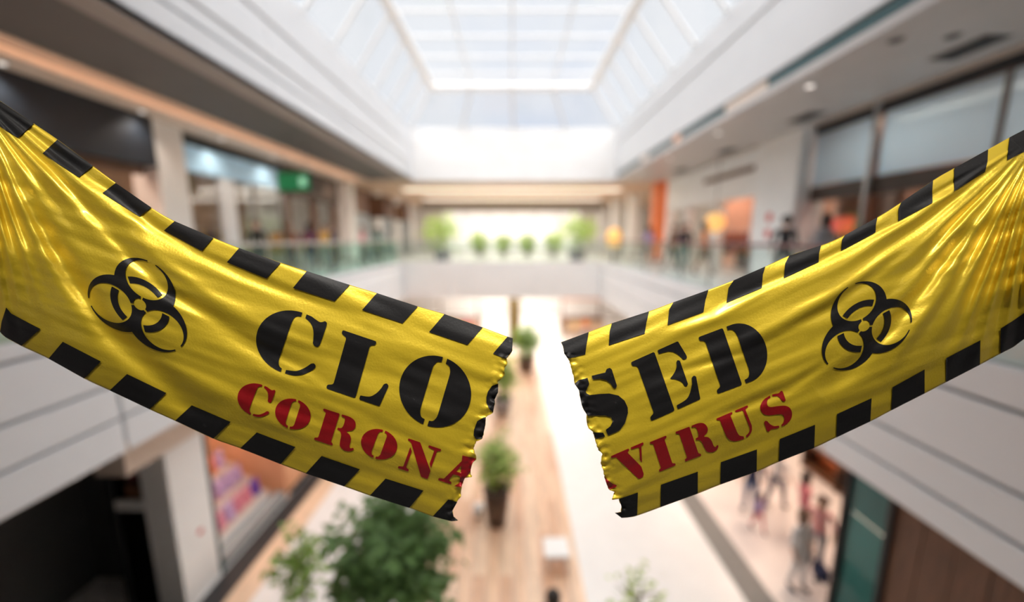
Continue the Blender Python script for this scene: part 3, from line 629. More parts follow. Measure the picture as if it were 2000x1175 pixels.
def hair_mesh(long):
    bm = bmesh.new(); bmesh.ops.create_uvsphere(bm, u_segments=14, v_segments=10, radius=.118)
    bmesh.ops.delete(bm, geom=[v for v in bm.verts if v.co.y < -.03 and v.co.z < .045], context='VERTS')
    for v in bm.verts:
        if v.co.z < -.03: v.co.z = v.co.z * (2.6 if long else 1.0); v.co.x *= .95
    bmesh.ops.translate(bm, vec=(0, .012, 1.645), verts=bm.verts)
    me = bpy.data.meshes.new('hair'); bm.to_mesh(me); bm.free(); me.materials.append(M['dark'])
    for p in me.polygons: p.use_smooth = True
    return me
BODIES = [body_mesh(.04, 0), body_mesh(.24, .12), body_mesh(-.2, .1)]
HAIR = [hair_mesh(False), hair_mesh(True)]
cloth = {'black': (.02, .02, .022), 'navy': (.03, .04, .10), 'white': (.82, .80, .79), 'pink': (.80, .38, .38), 'rose': (.72, .24, .28), 'grey': (.32, .32, .34), 'brown': (.16, .08, .04), 'orange': (.80, .26, .07), 'lilac': (.55, .42, .68), 'teal': (.06, .20, .19), 'plum': (.14, .05, .10), 'mustard': (.75, .45, .10), 'denim': (.12, .18, .32)}
for k, c in cloth.items(): M['c_' + k] = mat('cloth_' + k, c, .85, noise_amt=.1, nscale=14)
M['skin'] = mat('skin', (.62, .38, .28), .5, noise_amt=.05); M['hair_dark'] = mat('dark_hair', (.025, .016, .012), .5, noise_amt=.2, nscale=30); M['hair_brown'] = mat('brown_hair', (.12, .06, .03), .5, noise_amt=.2, nscale=30)
def person(x, y, z, rot, body, top, bot, hair, label, scale=1.0, long=0, group=None):
    o = bpy.data.objects.new('person', BODIES[body]); C.objects.link(o)
    o.location = (x, y, z); o.rotation_euler = (0, 0, math.radians(rot)); o.scale = (scale,) * 3
    for i, m_ in enumerate(('skin', 'c_' + top, 'c_' + bot, 'c_black')):
        o.material_slots[i].link = 'OBJECT'; o.material_slots[i].material = M[m_]
    tag(o, label, 'person', group)
    h = bpy.data.objects.new('hair', HAIR[long]); C.objects.link(h); h.parent = o
    h.material_slots[0].link = 'OBJECT'; h.material_slots[0].material = M['hair_' + hair]
    return o
# ground floor
person(5.75, 6.75, .014, 20, 0, 'white', 'white', 'brown', 'person in white top and white trousers standing by the teal glass bay', 1.0, 1)
person(6.45, 7.2, .014, -50, 1, 'pink', 'grey', 'dark', 'person in a pink top walking near the teal glass bay', .98)
person(6.75, 8.0, .014, 70, 0, 'rose', 'white', 'dark', 'person in a rose top before the orange-backed shelving', 1.0, 1)
person(6.9, 9.1, .014, 110, 2, 'white', 'navy', 'dark', 'person in white top and navy trousers beside the white ground floor pillar')
person(6.1, 8.9, .014, 160, 0, 'navy', 'denim', 'brown', 'person in a navy top standing further inside the open shop', .98)
person(5.95, 8.3, .014, 10, 1, 'lilac', 'rose', 'brown', 'child in lilac top and rose trousers on the pale floor', .56, 1)
person(.62, 5.0, .042, 180, 0, 'black', 'grey', 'dark', 'person with dark hair and black top standing on the plank walkway', 1.0, 1)
for i, (x, y, tp, bt) in enumerate(((3.6, 26.2, 'brown', 'black'), (4.3, 25.6, 'mustard', 'brown'), (5.1, 26.0, 'orange', 'denim'), (-3.2, 26.0, 'rose', 'grey'), (-2.2, 27.0, 'teal', 'black'), (-4.4, 25.4, 'plum', 'black'))):
    person(x, y, 0.002, i * 67, i % 3, tp, bt, 'dark', f'person in {tp} top and {bt} trousers by the far kiosks under the upper floor', 1.0, i % 2)
t = thing('handbag', 'dark bag held beside the person in white by the teal glass', 'bag', (6.03, 6.6, .42))
part('body', 'c_navy', t, 5.98, 6.12, 6.42, 6.74, .40, .72, bev=.03); obj('strap', cyl((6.05, 6.48, .72), (6.03, 6.58, .93), .012, n=6), 'c_navy', t); obj('strap', cyl((6.05, 6.68, .72), (6.03, 6.58, .93), .012, n=6), 'c_navy', t)
# upper walkway on the blue sign side
for i, (x, y, tp, bt, lo) in enumerate(((-7.4, 11.3, 'black', 'black', 0), (-7.2, 12.6, 'brown', 'black', 1), (-6.9, 13.3, 'plum', 'navy', 1), (-6.6, 14.3, 'navy', 'black', 0), (-7.3, 15.2, 'mustard', 'teal', 1), (-6.6, 17.2, 'rose', 'black', 0), (-6.4, 18.6, 'teal', 'black', 1))):
    person(x, y, L2 + .002, 40 + i * 83, i % 3, tp, bt, ('dark', 'brown')[i % 2], f'person in {tp} top and {bt} trousers on the walkway past the blue sign', 1.0, lo)
for i, (x, y, tp, bt, lo) in enumerate(((5.9, 16.8, 'lilac', 'grey', 1), (6.3, 15.3, 'brown', 'black', 0), (6.2, 13.9, 'black', 'teal', 0), (6.4, 12.9, 'orange', 'brown', 1), (6.6, 9.4, 'black', 'black', 0), (7.0, 8.75, 'grey', 'brown', 1), (6.9, 16.0, 'plum', 'teal', 0))):
    person(x, y, L2 + .002, 200 + i * 71, (i + 1) % 3, tp, bt, 'dark', f'person in {tp} top and {bt} trousers on the walkway of the salmon shops', 1.0, lo)
# clothes racks in the upper shops
def rack(x, y0, y1, label, keys, side):
    t = thing('clothes_rack', label, 'rack', (x, (y0 + y1) / 2, L2))
    obj('rail', cyl((x, y0, L2 + 1.5), (x, y1, L2 + 1.5), .018), 'steel', t)
    for y in (y0, y1):
        obj('upright', cyl((x, y, L2), (x, y, L2 + 1.5), .018), 'steel', t); part('foot', 'steel', t, x - .25, x + .25, y - .02, y + .02, L2, L2 + .03)
    n = int((y1 - y0) / .17)
    for i in range(n):
        key = keys[i % len(keys)]; y = y0 + .12 + i * .165
        g = thing('garment', f'{key} garment hanging on the {side}', 'garment', (x, y, L2 + 1.48), f'{key} garments on the {side}')
        bm = bmesh.new(); pr = [(-.05, 1.44), (-.22, 1.36), (-.24, .62 + .1 * (i % 3)), (.24, .62 + .1 * (i % 3)), (.22, 1.36), (.05, 1.44)]
        a = [bm.verts.new((x + px, y - .035, L2 + pz)) for px, pz in pr]; b = [bm.verts.new((x + px, y + .035, L2 + pz)) for px, pz in pr]
        bm.faces.new(a); bm.faces.new(b[::-1])
        for k in range(6): bm.faces.new((a[k], b[k], b[(k + 1) % 6], a[(k + 1) % 6]))
        obj('cloth', bm, 'c_' + key, g); obj('hanger', cyl((x, y, L2 + 1.43), (x, y, L2 + 1.52), .006, n=6), 'steel', g)
rack(-9.6, 10.6, 13.6, 'steel clothes rack inside the shop with the blue sign', ['black', 'brown', 'denim', 'mustard'], 'rack in the blue sign shop')
rack(-9.3, 15.2, 18.4, 'steel clothes rack inside the brown-framed shop', ['mustard', 'rose', 'brown', 'teal', 'white'], 'rack in the brown-framed shop')
rack(8.6, 12.2, 15.8, 'steel clothes rack inside the white-walled shop', ['brown', 'orange', 'black', 'rose'], 'rack in the white-walled shop')
rack(8.6, 5.0, 9.4, 'steel clothes rack inside the sky-coloured-pane shop', ['black', 'brown', 'orange', 'plum'], 'rack in the sky-coloured-pane shop')

# ------------------------------------------------------------------ torn warning banners
FW = Vector((0, math.cos(TH), -math.sin(TH))); UPV = Vector((0, math.sin(TH), math.cos(TH)))
ORG = Vector((0, 0, EYE))
def at(u, v, d=0.0):
    """point of the leaning banner surface, about one metre out; d is its local relief in metres"""
    return ORG + (Vector((1, 0, 0)) * ((u - 1000) / FPX) + UPV * ((587.5 - v) / FPX) + FW) * (1.0 + d)
def lerp_poly(pts, n):
    L = [0]
    for a, b in zip(pts, pts[1:]): L.append(L[-1] + math.hypot(b[0] - a[0], b[1] - a[1]))
    out = []; j = 0
    for i in range(n + 1):
        s = L[-1] * i / n
        while j < len(L) - 2 and L[j + 1] < s: j += 1
        f = (s - L[j]) / max(1e-9, L[j + 1] - L[j])
        out.append((pts[j][0] + (pts[j + 1][0] - pts[j][0]) * f, pts[j][1] + (pts[j + 1][1] - pts[j][1]) * f))
    return out
def smooth_pts(pts, k=3):
    P = [pts[0]] + list(pts) + [pts[-1]]; out = []
    for i in range(1, len(P) - 2):
        for q in range(k):
            t_ = q / k; a, b, c, d = P[i - 1], P[i], P[i + 1], P[i + 2]
            out.append(tuple(0.5 * (2 * b[m_] + (c[m_] - a[m_]) * t_ + (2 * a[m_] - 5 * b[m_] + 4 * c[m_] - d[m_]) * t_ ** 2 + (3 * b[m_] - a[m_] - 3 * c[m_] + d[m_]) * t_ ** 3) for m_ in (0, 1)))
    out.append(pts[-1]); return out
LT = [(-90, 140), (-60, 157), (66, 241), (112, 272), (182, 324), (226, 357), (295, 405), (341, 431.5), (417, 464), (467, 484), (548, 512.5), (599, 529), (683, 556), (736, 572), (816, 598), (868, 613), (943, 639), (991, 657), (1001.6, 660)]
LB = [(-90, 540), (-50, 590), (-14, 628), (0, 648), (10.5, 658), (41, 675), (94.5, 700), (164.5, 739), (214, 762), (292, 799), (341, 821), (416, 856), (469, 875), (548, 906), (597, 924), (672, 949.5), (722, 967), (800, 991.5), (845, 1008), (882, 1017.5)]
LE = [(1001.6, 660), (1001, 675), (1000, 686), (995, 694), (989, 700), (991.5, 708.6), (985, 720), (986, 731), (979, 740), (972, 746), (974, 756), (973, 765), (965, 780), (967, 785), (963, 806), (949, 813), (948, 828), (945, 843), (942, 856.5), (930, 862), (925, 875), (928, 886), (931.6, 896), (923, 903), (920, 912), (919, 922), (922, 931), (908, 933), (904, 942), (902, 950), (901, 960), (900.5, 969), (889, 984), (883.6, 997), (886, 1008), (895, 1016), (882, 1017.5)]
RT = [(2090, 205), (2060, 222), (2000, 254), (1972, 268), (1930, 291.5), (1864, 328), (1822.5, 352), (1760, 395), (1714, 424), (1650, 459), (1604, 479), (1541.5, 499), (1495, 520), (1433, 547), (1384, 565.5), (1315, 590), (1268, 607.5), (1195, 631), (1150, 648), (1095.6, 668)]
RB = [(2090, 580), (2050, 632), (2000, 662), (1979, 677.5), (1954.5, 690), (1914, 712), (1848, 746), (1806, 768), (1741, 801), (1700, 822.5), (1634, 853.5), (1590.5, 874), (1521, 901.5), (1478, 920.5), (1407, 946), (1363, 963.5), (1300, 986.5), (1245, 1006.5), (1228, 1010), (1214, 1011)]
RE = [(1095.6, 668), (1100, 677), (1102, 690), (1109, 700), (1114, 712), (1117, 724), (1120, 735), (1122, 748), (1131, 761), (1132, 770), (1134, 780), (1137.5, 793), (1146, 808), (1145, 819), (1149, 836), (1158, 843), (1163, 862), (1168.6, 879), (1177, 884.5), (1173, 903), (1178, 918), (1181, 933), (1189, 956), (1200, 960), (1195, 976), (1208, 974), (1214, 989), (1213, 1000), (1201, 1001), (1214, 1011)]
def seg_dist(u, v, pts):
    """signed distance to a polyline, fade along it, in pixels"""
    best = (1e9, 0, 0); 
    for i, (a, b) in enumerate(zip(pts, pts[1:])):
        dx, dy = b[0] - a[0], b[1] - a[1]; l2 = dx * dx + dy * dy
        t_ = max(0, min(1, ((u - a[0]) * dx + (v - a[1]) * dy) / l2)); ex, ey = u - a[0] - t_ * dx, v - a[1] - t_ * dy
        d = math.hypot(ex, ey)
        if d < best[0]: best = (d, math.copysign(d, dx * (v - a[1]) - dy * (u - a[0])), (i + t_) / (len(pts) - 1))
    return best
LFOLDS = [([(58, 390), (100, 470), (150, 550), (215, 650), (290, 715), (370, 790), (430, 830)], 24, .024),
          ([(150, 390), (250, 495), (330, 570), (420, 625), (520, 690), (640, 750), (740, 800)], 15, .011), ([(200, 400), (300, 500), (420, 585), (540, 650), (640, 690)], 14, -.006),
          ([(190, 350), (290, 435), (380, 490), (470, 535), (600, 585), (720, 625)], 12, .009),
          ([(430, 640), (520, 690), (640, 760), (740, 800)], 10, -.004), ([(300, 700), (420, 760), (520, 810), (640, 850)], 16, -.006)]
RFOLDS = [([(1900, 375), (1760, 485), (1640, 570), (1540, 625), (1440, 665)], 15, -.012), ([(1900, 440), (1820, 540), (1740, 640), (1660, 720), (1600, 770)], 17, .013),
          ([(1860, 400), (1740, 505), (1620, 600), (1520, 650)], 12, .008), ([(1850, 390), (1720, 450), (1600, 510), (1480, 560), (1380, 600)], 10, .007),
          ([(1900, 470), (1850, 560), (1790, 640), (1720, 740)], 11, -.008), ([(1560, 640), (1450, 690), (1340, 720), (1260, 745)], 9, .005), ([(1640, 690), (1540, 760), (1440, 800), (1360, 825)], 12, .007), ([(1500, 570), (1400, 620), (1280, 660)], 9, -.004)]
# folds fanning out of the gathered ends: angle in degrees, width in degrees, relief, reach in pixels
LFAN = [(33.5, 1.2, -.005, 420), (37, 1.6, .006, 520), (41, 1.8, -.006, 600), (45.5, 1.3, .005, 430), (49, 2.0, -.009, 380), (53.5, 1.4, .006, 330), (57, 1.5, -.006, 300), (64.5, 2.0, -.011, 430), (68, 1.1, .006, 380), (70.5, 1.0, -.006, 420), (73, 1.2, .008, 430), (76, 1.0, -.007, 420), (78, .8, .006, 430), (80, 1.0, -.008, 450), (82.5, 1.0, .008, 450), (85, 1.2, -.008, 450)]
RFAN = [(31, 1.2, .004, 420), (34.5, 1.3, -.006, 480), (38, 1.6, .007, 520), (43.5, 1.5, -.006, 430), (47, 1.2, .006, 380), (50, 1.8, -.008, 420), (56, 1.6, -.009, 420), (59.5, 1.3, .008, 430), (62.5, 1.2, -.008, 430), (65.5, 1.3, .011, 450), (68, .9, -.008, 450), (70.5, 1.2, .010, 450), (73.5, 1.2, -.011, 450), (76.5, 1.1, .010, 450), (79.5, 1.0, -.009, 450), (82, 1.0, .010, 450), (85, 1.1, -.010, 450), (88, 1.2, .010, 450)]
def yint(pts, u):
    for a, b in zip(pts, pts[1:]):
        if min(a[0], b[0]) <= u <= max(a[0], b[0]) and a[0] != b[0]: return a[1] + (b[1] - a[1]) * (u - a[0]) / (b[0] - a[0])
    return pts[0][1] if abs(u - pts[0][0]) < abs(u - pts[-1][0]) else pts[-1][1]
def depth(u, v, side):
    left = side == 'l'
    top = yint(LT if left else RT, u); bot = yint(LB if left else RB, u)
    t_ = (v - top) / max(40, bot - top); t_ = max(-.1, min(1.1, t_))
    # gentle belly: middle towards the viewer, hems rolled back
    d = (.068 if t_ > .42 else .022) * (abs(t_ - .42) / .58) ** 2.3
    if t_ < .16: d += .012 * ((.16 - t_) / .16) ** 2
    A = (-70, 160) if left else (2040, 250)
    du = (u - A[0]) if left else (A[0] - u); r = math.hypot(du, v - A[1]); ph = math.atan2(v - A[1], du)
    pd = math.degrees(ph) + 1.2 * noise.noise(Vector((r / 120, ph * 4, 2)))
    ramp = min(1, r / 230) ** 1.3
    for ang, sg, a, reach in (LFAN if left else RFAN):
        x = (pd - ang) / sg
        if abs(x) < 3: d += a * ramp * math.exp(-x * x) * (1 if r < reach * .55 else math.exp(-((r - reach * .55) / (reach * .42)) ** 2))
    for pts, wd, a in (LFOLDS if left else RFOLDS):
        dist, sd, tt = seg_dist(u, v, pts)
        if dist > wd * 3.2: continue
        fade = math.sin(PI * max(0, min(1, tt))) ** .7 if 0 < tt < 1 else 0
        w_ = wd * (.7 + .5 * tt)
        d += a * fade * math.exp(-(sd / w_) ** 2)
    # long shallow wrinkles following the hang of the cloth
    sl = .38 if left else -.42
    along = (u + sl * v) / 300; across = (v - sl * u) / 30
    d += .0062 * noise.noise(Vector((along, across * .55, 3 if left else 9))) + .0026 * noise.noise(Vector((along * 2.2, across * 1.5, 5)))
    # crinkles beside the torn edge
    e = (yint([(p[1], p[0]) for p in (LE if left else RE)], v)); de = abs(u - e)
    if de < 34 and v > 690: d += .013 * (1 - de / 34) ** 1.6 * (noise.noise(Vector((u / 12, v / 11, 1))) + .3 * noise.noise(Vector((u / 7, v / 7, 4)))) 
    return d
def banner(side):
    left = side == 'l'
    T, B, E_ = (LT, LB, LE) if left else (RT, RB, RE)
    NS, NTt = 300, 140
    tp = lerp_poly(smooth_pts(T, 4), NS); bt = lerp_poly(smooth_pts(B, 4), NS); ed = [(p[0] + 1.6 * noise.noise(Vector((p[0] / 3, p[1] / 3.5, 8))), p[1]) if 3 < q < NTt - 3 else p for q, p in enumerate(lerp_poly(E_, NTt))]
    vs = []; fs = []
    for i in range(NS + 1):
        s = i / NS; k = s ** 22
        for j in range(NTt + 1):
            t_ = j / NTt
            x = tp[i][0] * (1 - t_) + bt[i][0] * t_ + k * (ed[j][0] - (tp[NS][0] * (1 - t_) + bt[NS][0] * t_))
            y = tp[i][1] * (1 - t_) + bt[i][1] * t_ + k * (ed[j][1] - (tp[NS][1] * (1 - t_) + bt[NS][1] * t_))
            vs.append(at(x, y, depth(x, y, side)))
    for i in range(NS):
        for j in range(NTt):
            a = i * (NTt + 1) + j; q = (a, a + 1, a + NTt + 2, a + NTt + 1)
            fs.append(q if left else q[::-1])
    me = bpy.data.meshes.new('sheet'); 
    t = thing('warning_banner', 'torn yellow banner half reading CLO and CORONA in stencil letters' if left else 'torn yellow banner half reading SED and VIRUS in stencil letters', 'banner', at(0 if left else 2000, 600) * 1.0, 'halves of the torn banner')
    off = t.location
    me.from_pydata([v - off for v in vs], [], fs); me.materials.append(M['vinyl'])
    for p in me.polygons: p.use_smooth = True
    o = bpy.data.objects.new('sheet', me); C.objects.link(o); o.parent = t
    so = o.modifiers.new('thickness', 'SOLIDIFY'); so.thickness = .0006; so.offset = -1 
    return t
M['vinyl'] = mat('yellow_vinyl', (0.74, 0.53, 0.030), 0.40, 0.4, noise_amt=.05, nscale=9, bump=.16, bscale=170, coat=.10)
M['ink_black'] = mat('black_vinyl_print', (0.0105, 0.0100, 0.0105), 0.48, noise_amt=.05, nscale=9, bump=.10, bscale=170, spec=.22)
M['ink_red'] = mat('red_vinyl_print', (0.34, 0.008, 0.012), 0.38, 0.35, noise_amt=.05, nscale=9, bump=.14, bscale=170, coat=.2)
def print_poly(name, pts, m_, parent, side, cell=5.0, lift=.0016):
    bm = bmesh.new()
    clean = []
    for p in pts:
        if not clean or math.hypot(p[0] - clean[-1][0], p[1] - clean[-1][1]) > .25: clean.append(p)
    if math.hypot(clean[0][0] - clean[-1][0], clean[0][1] - clean[-1][1]) < .25: clean.pop()
    vs = [bm.verts.new((p[0], -p[1], 0)) for p in clean]
    es = [bm.edges.new((vs[i], vs[(i + 1) % len(vs)])) for i in range(len(vs))]
    bmesh.ops.triangle_fill(bm, use_beauty=True, use_dissolve=False, edges=es)
    us = [p[0] for p in clean]; ws = [-p[1] for p in clean]
    x = math.ceil(min(us) / cell) * cell
    while x < max(us):
        bmesh.ops.bisect_plane(bm, geom=bm.verts[:] + bm.edges[:] + bm.faces[:], plane_co=(x, 0, 0), plane_no=(1, 0, 0)); x += cell
    y = math.ceil(min(ws) / cell) * cell
    while y < max(ws):
        bmesh.ops.bisect_plane(bm, geom=bm.verts[:] + bm.edges[:] + bm.faces[:], plane_co=(0, y, 0), plane_no=(0, 1, 0)); y += cell
    bm.normal_update()
    for f in bm.faces:
        if f.normal.z < 0: f.normal_flip()
    for v in bm.verts: v.co = at(v.co.x, -v.co.y, depth(v.co.x, -v.co.y, side) - lift)
    return obj(name, bm, m_, parent, True)
def rnd(pts, r):
    out = []; n = len(pts)
    for i in range(n):
        p, a, b = Vector(pts[i]), Vector(pts[i - 1]), Vector(pts[(i + 1) % n])
        la, lb = (a - p).length, (b - p).length; d = min(r, la * .45, lb * .45)
        if d < 1e-6: continue
        q0 = p + (a - p) * (d / la); q1 = p + (b - p) * (d / lb)
        for k in range(5):
            t_ = k / 4; out.append(tuple(q0 * (1 - t_) ** 2 + p * 2 * t_ * (1 - t_) + q1 * t_ ** 2))
    return out
def arc(cx, cy, rx, ry, a0, a1, n=26):
    return [(cx + rx * math.cos(math.radians(a0 + (a1 - a0) * i / n)), cy + ry * math.sin(math.radians(a0 + (a1 - a0) * i / n))) for i in range(n + 1)]
def spl(pts, k=4): return smooth_pts(pts, k)
# stencil alphabet, cap height 1, each letter a list of outlines
STEM = lambda w_, s0=.09, full=True: [(0, 1), (w_, 1), (w_, 0), (0, 0), (0, .065), (s0, .10), (s0, .90), (0, .935)]
def lets():
    D = {}
    D['O'] = [arc(.52, .5, .52, .525, 93.5, 266.5, 40) + [(.488, .055)] + spl([(.488, .055), (.43, .075), (.395, .15), (.39, .25)]) + spl([(.39, .75), (.395, .85), (.43, .925), (.488, .945)]),
              arc(.52, .5, .52, .525, -86.5, 86.5, 40) + spl([(.552, .945), (.61, .925), (.645, .85), (.65, .75)]) + spl([(.65, .25), (.645, .15), (.61, .075), (.552, .055)])]
    D['C'] = [arc(.52, .5, .52, .525, 90, 268, 40) + [(.50, .03)] + spl([(.50, .035), (.455, .06), (.425, .13), (.42, .22)]) + spl([(.42, .78), (.43, .88), (.46, .935), (.52, .955)]),
              [(.585, 1.02), (.585, .955)] + spl([(.585, .955), (.68, .90), (.75, .80), (.79, .66), (.80, .60)]) + spl([(.80, .60), (.835, .565), (.885, .57), (.905, .62)]) + [(.905, .62)] + spl([(.905, .95), (.895, .995), (.865, 1.01), (.835, .985)]) + spl([(.835, .985), (.80, .97), (.74, .985), (.66, 1.015)]),
              [(.565, -.025)] + spl([(.565, -.025), (.70, -.01), (.82, .06), (.91, .16), (.94, .21)]) + spl([(.94, .21), (.945, .255), (.91, .285), (.87, .265)]) + spl([(.87, .265), (.80, .16), (.70, .07), (.565, .035)])]
    D['L'] = [rnd([(0, 1), (.62, 1), (.62, .935), (.53, .90), (.53, 0), (0, 0), (0, .065), (.1, .10), (.1, .90), (0, .935)], .035),
              rnd([(.60, 0), (.97, 0), (1.03, .37), (.985, .40), (.94, .37)] + spl([(.92, .30), (.86, .19), (.76, .10), (.60, .07)]), .02)]
    D['E'] = [rnd(STEM(.46), .035), rnd([(.52, 1), (.92, 1), (.985, .72), (.965, .68), (.90, .69)] + spl([(.88, .74), (.80, .85), (.70, .91), (.52, .935)]), .02),
              rnd(spl([(.565, .50), (.66, .55), (.74, .62), (.77, .70)]) + [(.80, .725), (.84, .70)] + [(.84, .30), (.80, .275)] + spl([(.77, .30), (.74, .38), (.66, .45), (.565, .50)]), .015),
              rnd([(.52, 0), (.96, 0), (1.02, .36), (.99, .39), (.935, .37)] + spl([(.91, .28), (.83, .17), (.72, .09), (.52, .065)]), .02)]
    D['D'] = [rnd(STEM(.46), .035), [(.53, 1.0), (.62, 1.0)] + arc(.62, .5, .46, .5, 88, -88, 40)[0:] + [(.53, 0.0), (.53, .065)] + spl([(.53, .065), (.60, .08), (.645, .14), (.66, .24)]) + spl([(.66, .76), (.645, .86), (.60, .92), (.53, .935)])]
    D['S'] = [spl([(.42, 1.02), (.22, .97), (.08, .84), (.045, .70), (.09, .55), (.22, .45), (.44, .385), (.56, .33), (.605, .24), (.57, .12), (.50, .05), (.46, .035)]) + spl([(.46, -.025), (.62, 0), (.77, .09), (.85, .25), (.84, .42), (.74, .54), (.55, .615), (.35, .67), (.275, .74), (.28, .85), (.34, .93), (.42, .955)]),
              rnd([(.48, 1.02), (.48, .955)] + spl([(.48, .955), (.60, .92), (.66, .84), (.69, .74), (.72, .69)]) + [(.76, .67), (.80, .70), (.80, .98), (.765, 1.03), (.71, 1.0), (.66, .985), (.57, 1.01)], .02),
              rnd([(.39, -.025), (.39, .04)] + spl([(.39, .04), (.26, .08), (.17, .18), (.12, .30)]) + [(.07, .34), (.02, .30), (.02, .02), (.06, -.03), (.11, 0), (.16, .02), (.26, -.01)], .02)]
    D['R'] = [rnd([(0, 1), (.44, 1), (.44, .10), (.50, .065), (.50, 0), (0, 0), (0, .065), (.09, .10), (.09, .90), (0, .935)], .03),
              spl([(.50, 1.0), (.72, 1.0), (.87, .93), (.93, .77), (.88, .63), (.75, .545), (.86, .47), (.92, .33), (.93, .16), (.97, .10), (1.03, .13), (1.06, .09), (.98, 0), (.84, -.025), (.70, .05), (.66, .2), (.64, .39), (.58, .49), (.50, .515)]) + spl([(.50, .575), (.59, .60), (.62, .70), (.62, .84), (.59, .92), (.50, .94)])]
    D['N'] = [rnd([(-.02, 1), (.34, 1), (.90, .24), (.90, -.03), (.70, -.03), (.12, .86), (.06, .92), (-.02, .935)], .03),
              rnd([(.115, .76), (.20, .64), (.20, .10), (.30, .065), (.30, 0), (-.02, 0), (-.02, .065), (.115, .10)], .025),
              rnd([(.60, 1), (.98, 1), (.98, .935), (.885, .90), (.885, .33), (.80, .45), (.80, .90), (.60, .935)], .025)]
    D['V'] = [rnd([(-.05, 1), (.50, 1), (.50, .935), (.43, .90), (.68, .30), (.68, .05), (.63, -.03), (.50, -.03), (.08, .90), (-.05, .935)], .03),
              rnd([(.56, 1), (.94, 1), (.94, .935), (.86, .90), (.735, .42), (.70, .50), (.79, .90), (.56, .935)], .02)]
    D['I'] = [rnd([(0, 1), (.52, 1), (.52, .935), (.44, .90), (.44, .10), (.52, .065), (.52, 0), (0, 0), (0, .065), (.08, .10), (.08, .90), (0, .935)], .03)]
    D['U'] = [rnd([(0, 1), (.50, 1), (.50, .935), (.42, .90)] + spl([(.42, .28), (.45, .14), (.55, .06)]) + spl([(.55, -.025), (.34, -.01), (.16, .09), (.08, .28)]) + [(.08, .90), (0, .935)], .025),
              rnd([(.60, 1), (1.0, 1), (1.0, .935), (.895, .90)] + spl([(.895, .30), (.84, .13), (.73, .02), (.62, -.025)]) + spl([(.62, .05), (.73, .10), (.80, .20), (.815, .30)]) + [(.815, .90), (.60, .935)], .02)]
    D['A'] = [rnd([(.36, .86), (.40, .74), (.20, .10), (.30, .065), (.30, 0), (-.05, 0), (-.05, .065), (.08, .10)], .025)]
    return D
LET = lets()
def letter(ch, bl, tl, br, size_label, m_, parent, side, wmax=None):
    """bl: baseline-left pixel, tl: cap-top-left pixel, br: baseline-right pixel for a letter of width wmax"""
    g = LET[ch]; W = wmax or max(p[0] for o_ in g for p in o_)
    ex = ((br[0] - bl[0]) / W, (br[1] - bl[1]) / W); ey = (tl[0] - bl[0], tl[1] - bl[1])
    for k, o_ in enumerate(g):
        pts = [(bl[0] + ex[0] * x + ey[0] * y, bl[1] + ex[1] * x + ey[1] * y) for x, y in o_]
        o = print_poly('letter', pts, m_, parent, side)
        o['label'] = f'{size_label} stencil letter {ch}, piece {k + 1}' if len(g) > 1 else f'{size_label} stencil letter {ch}'
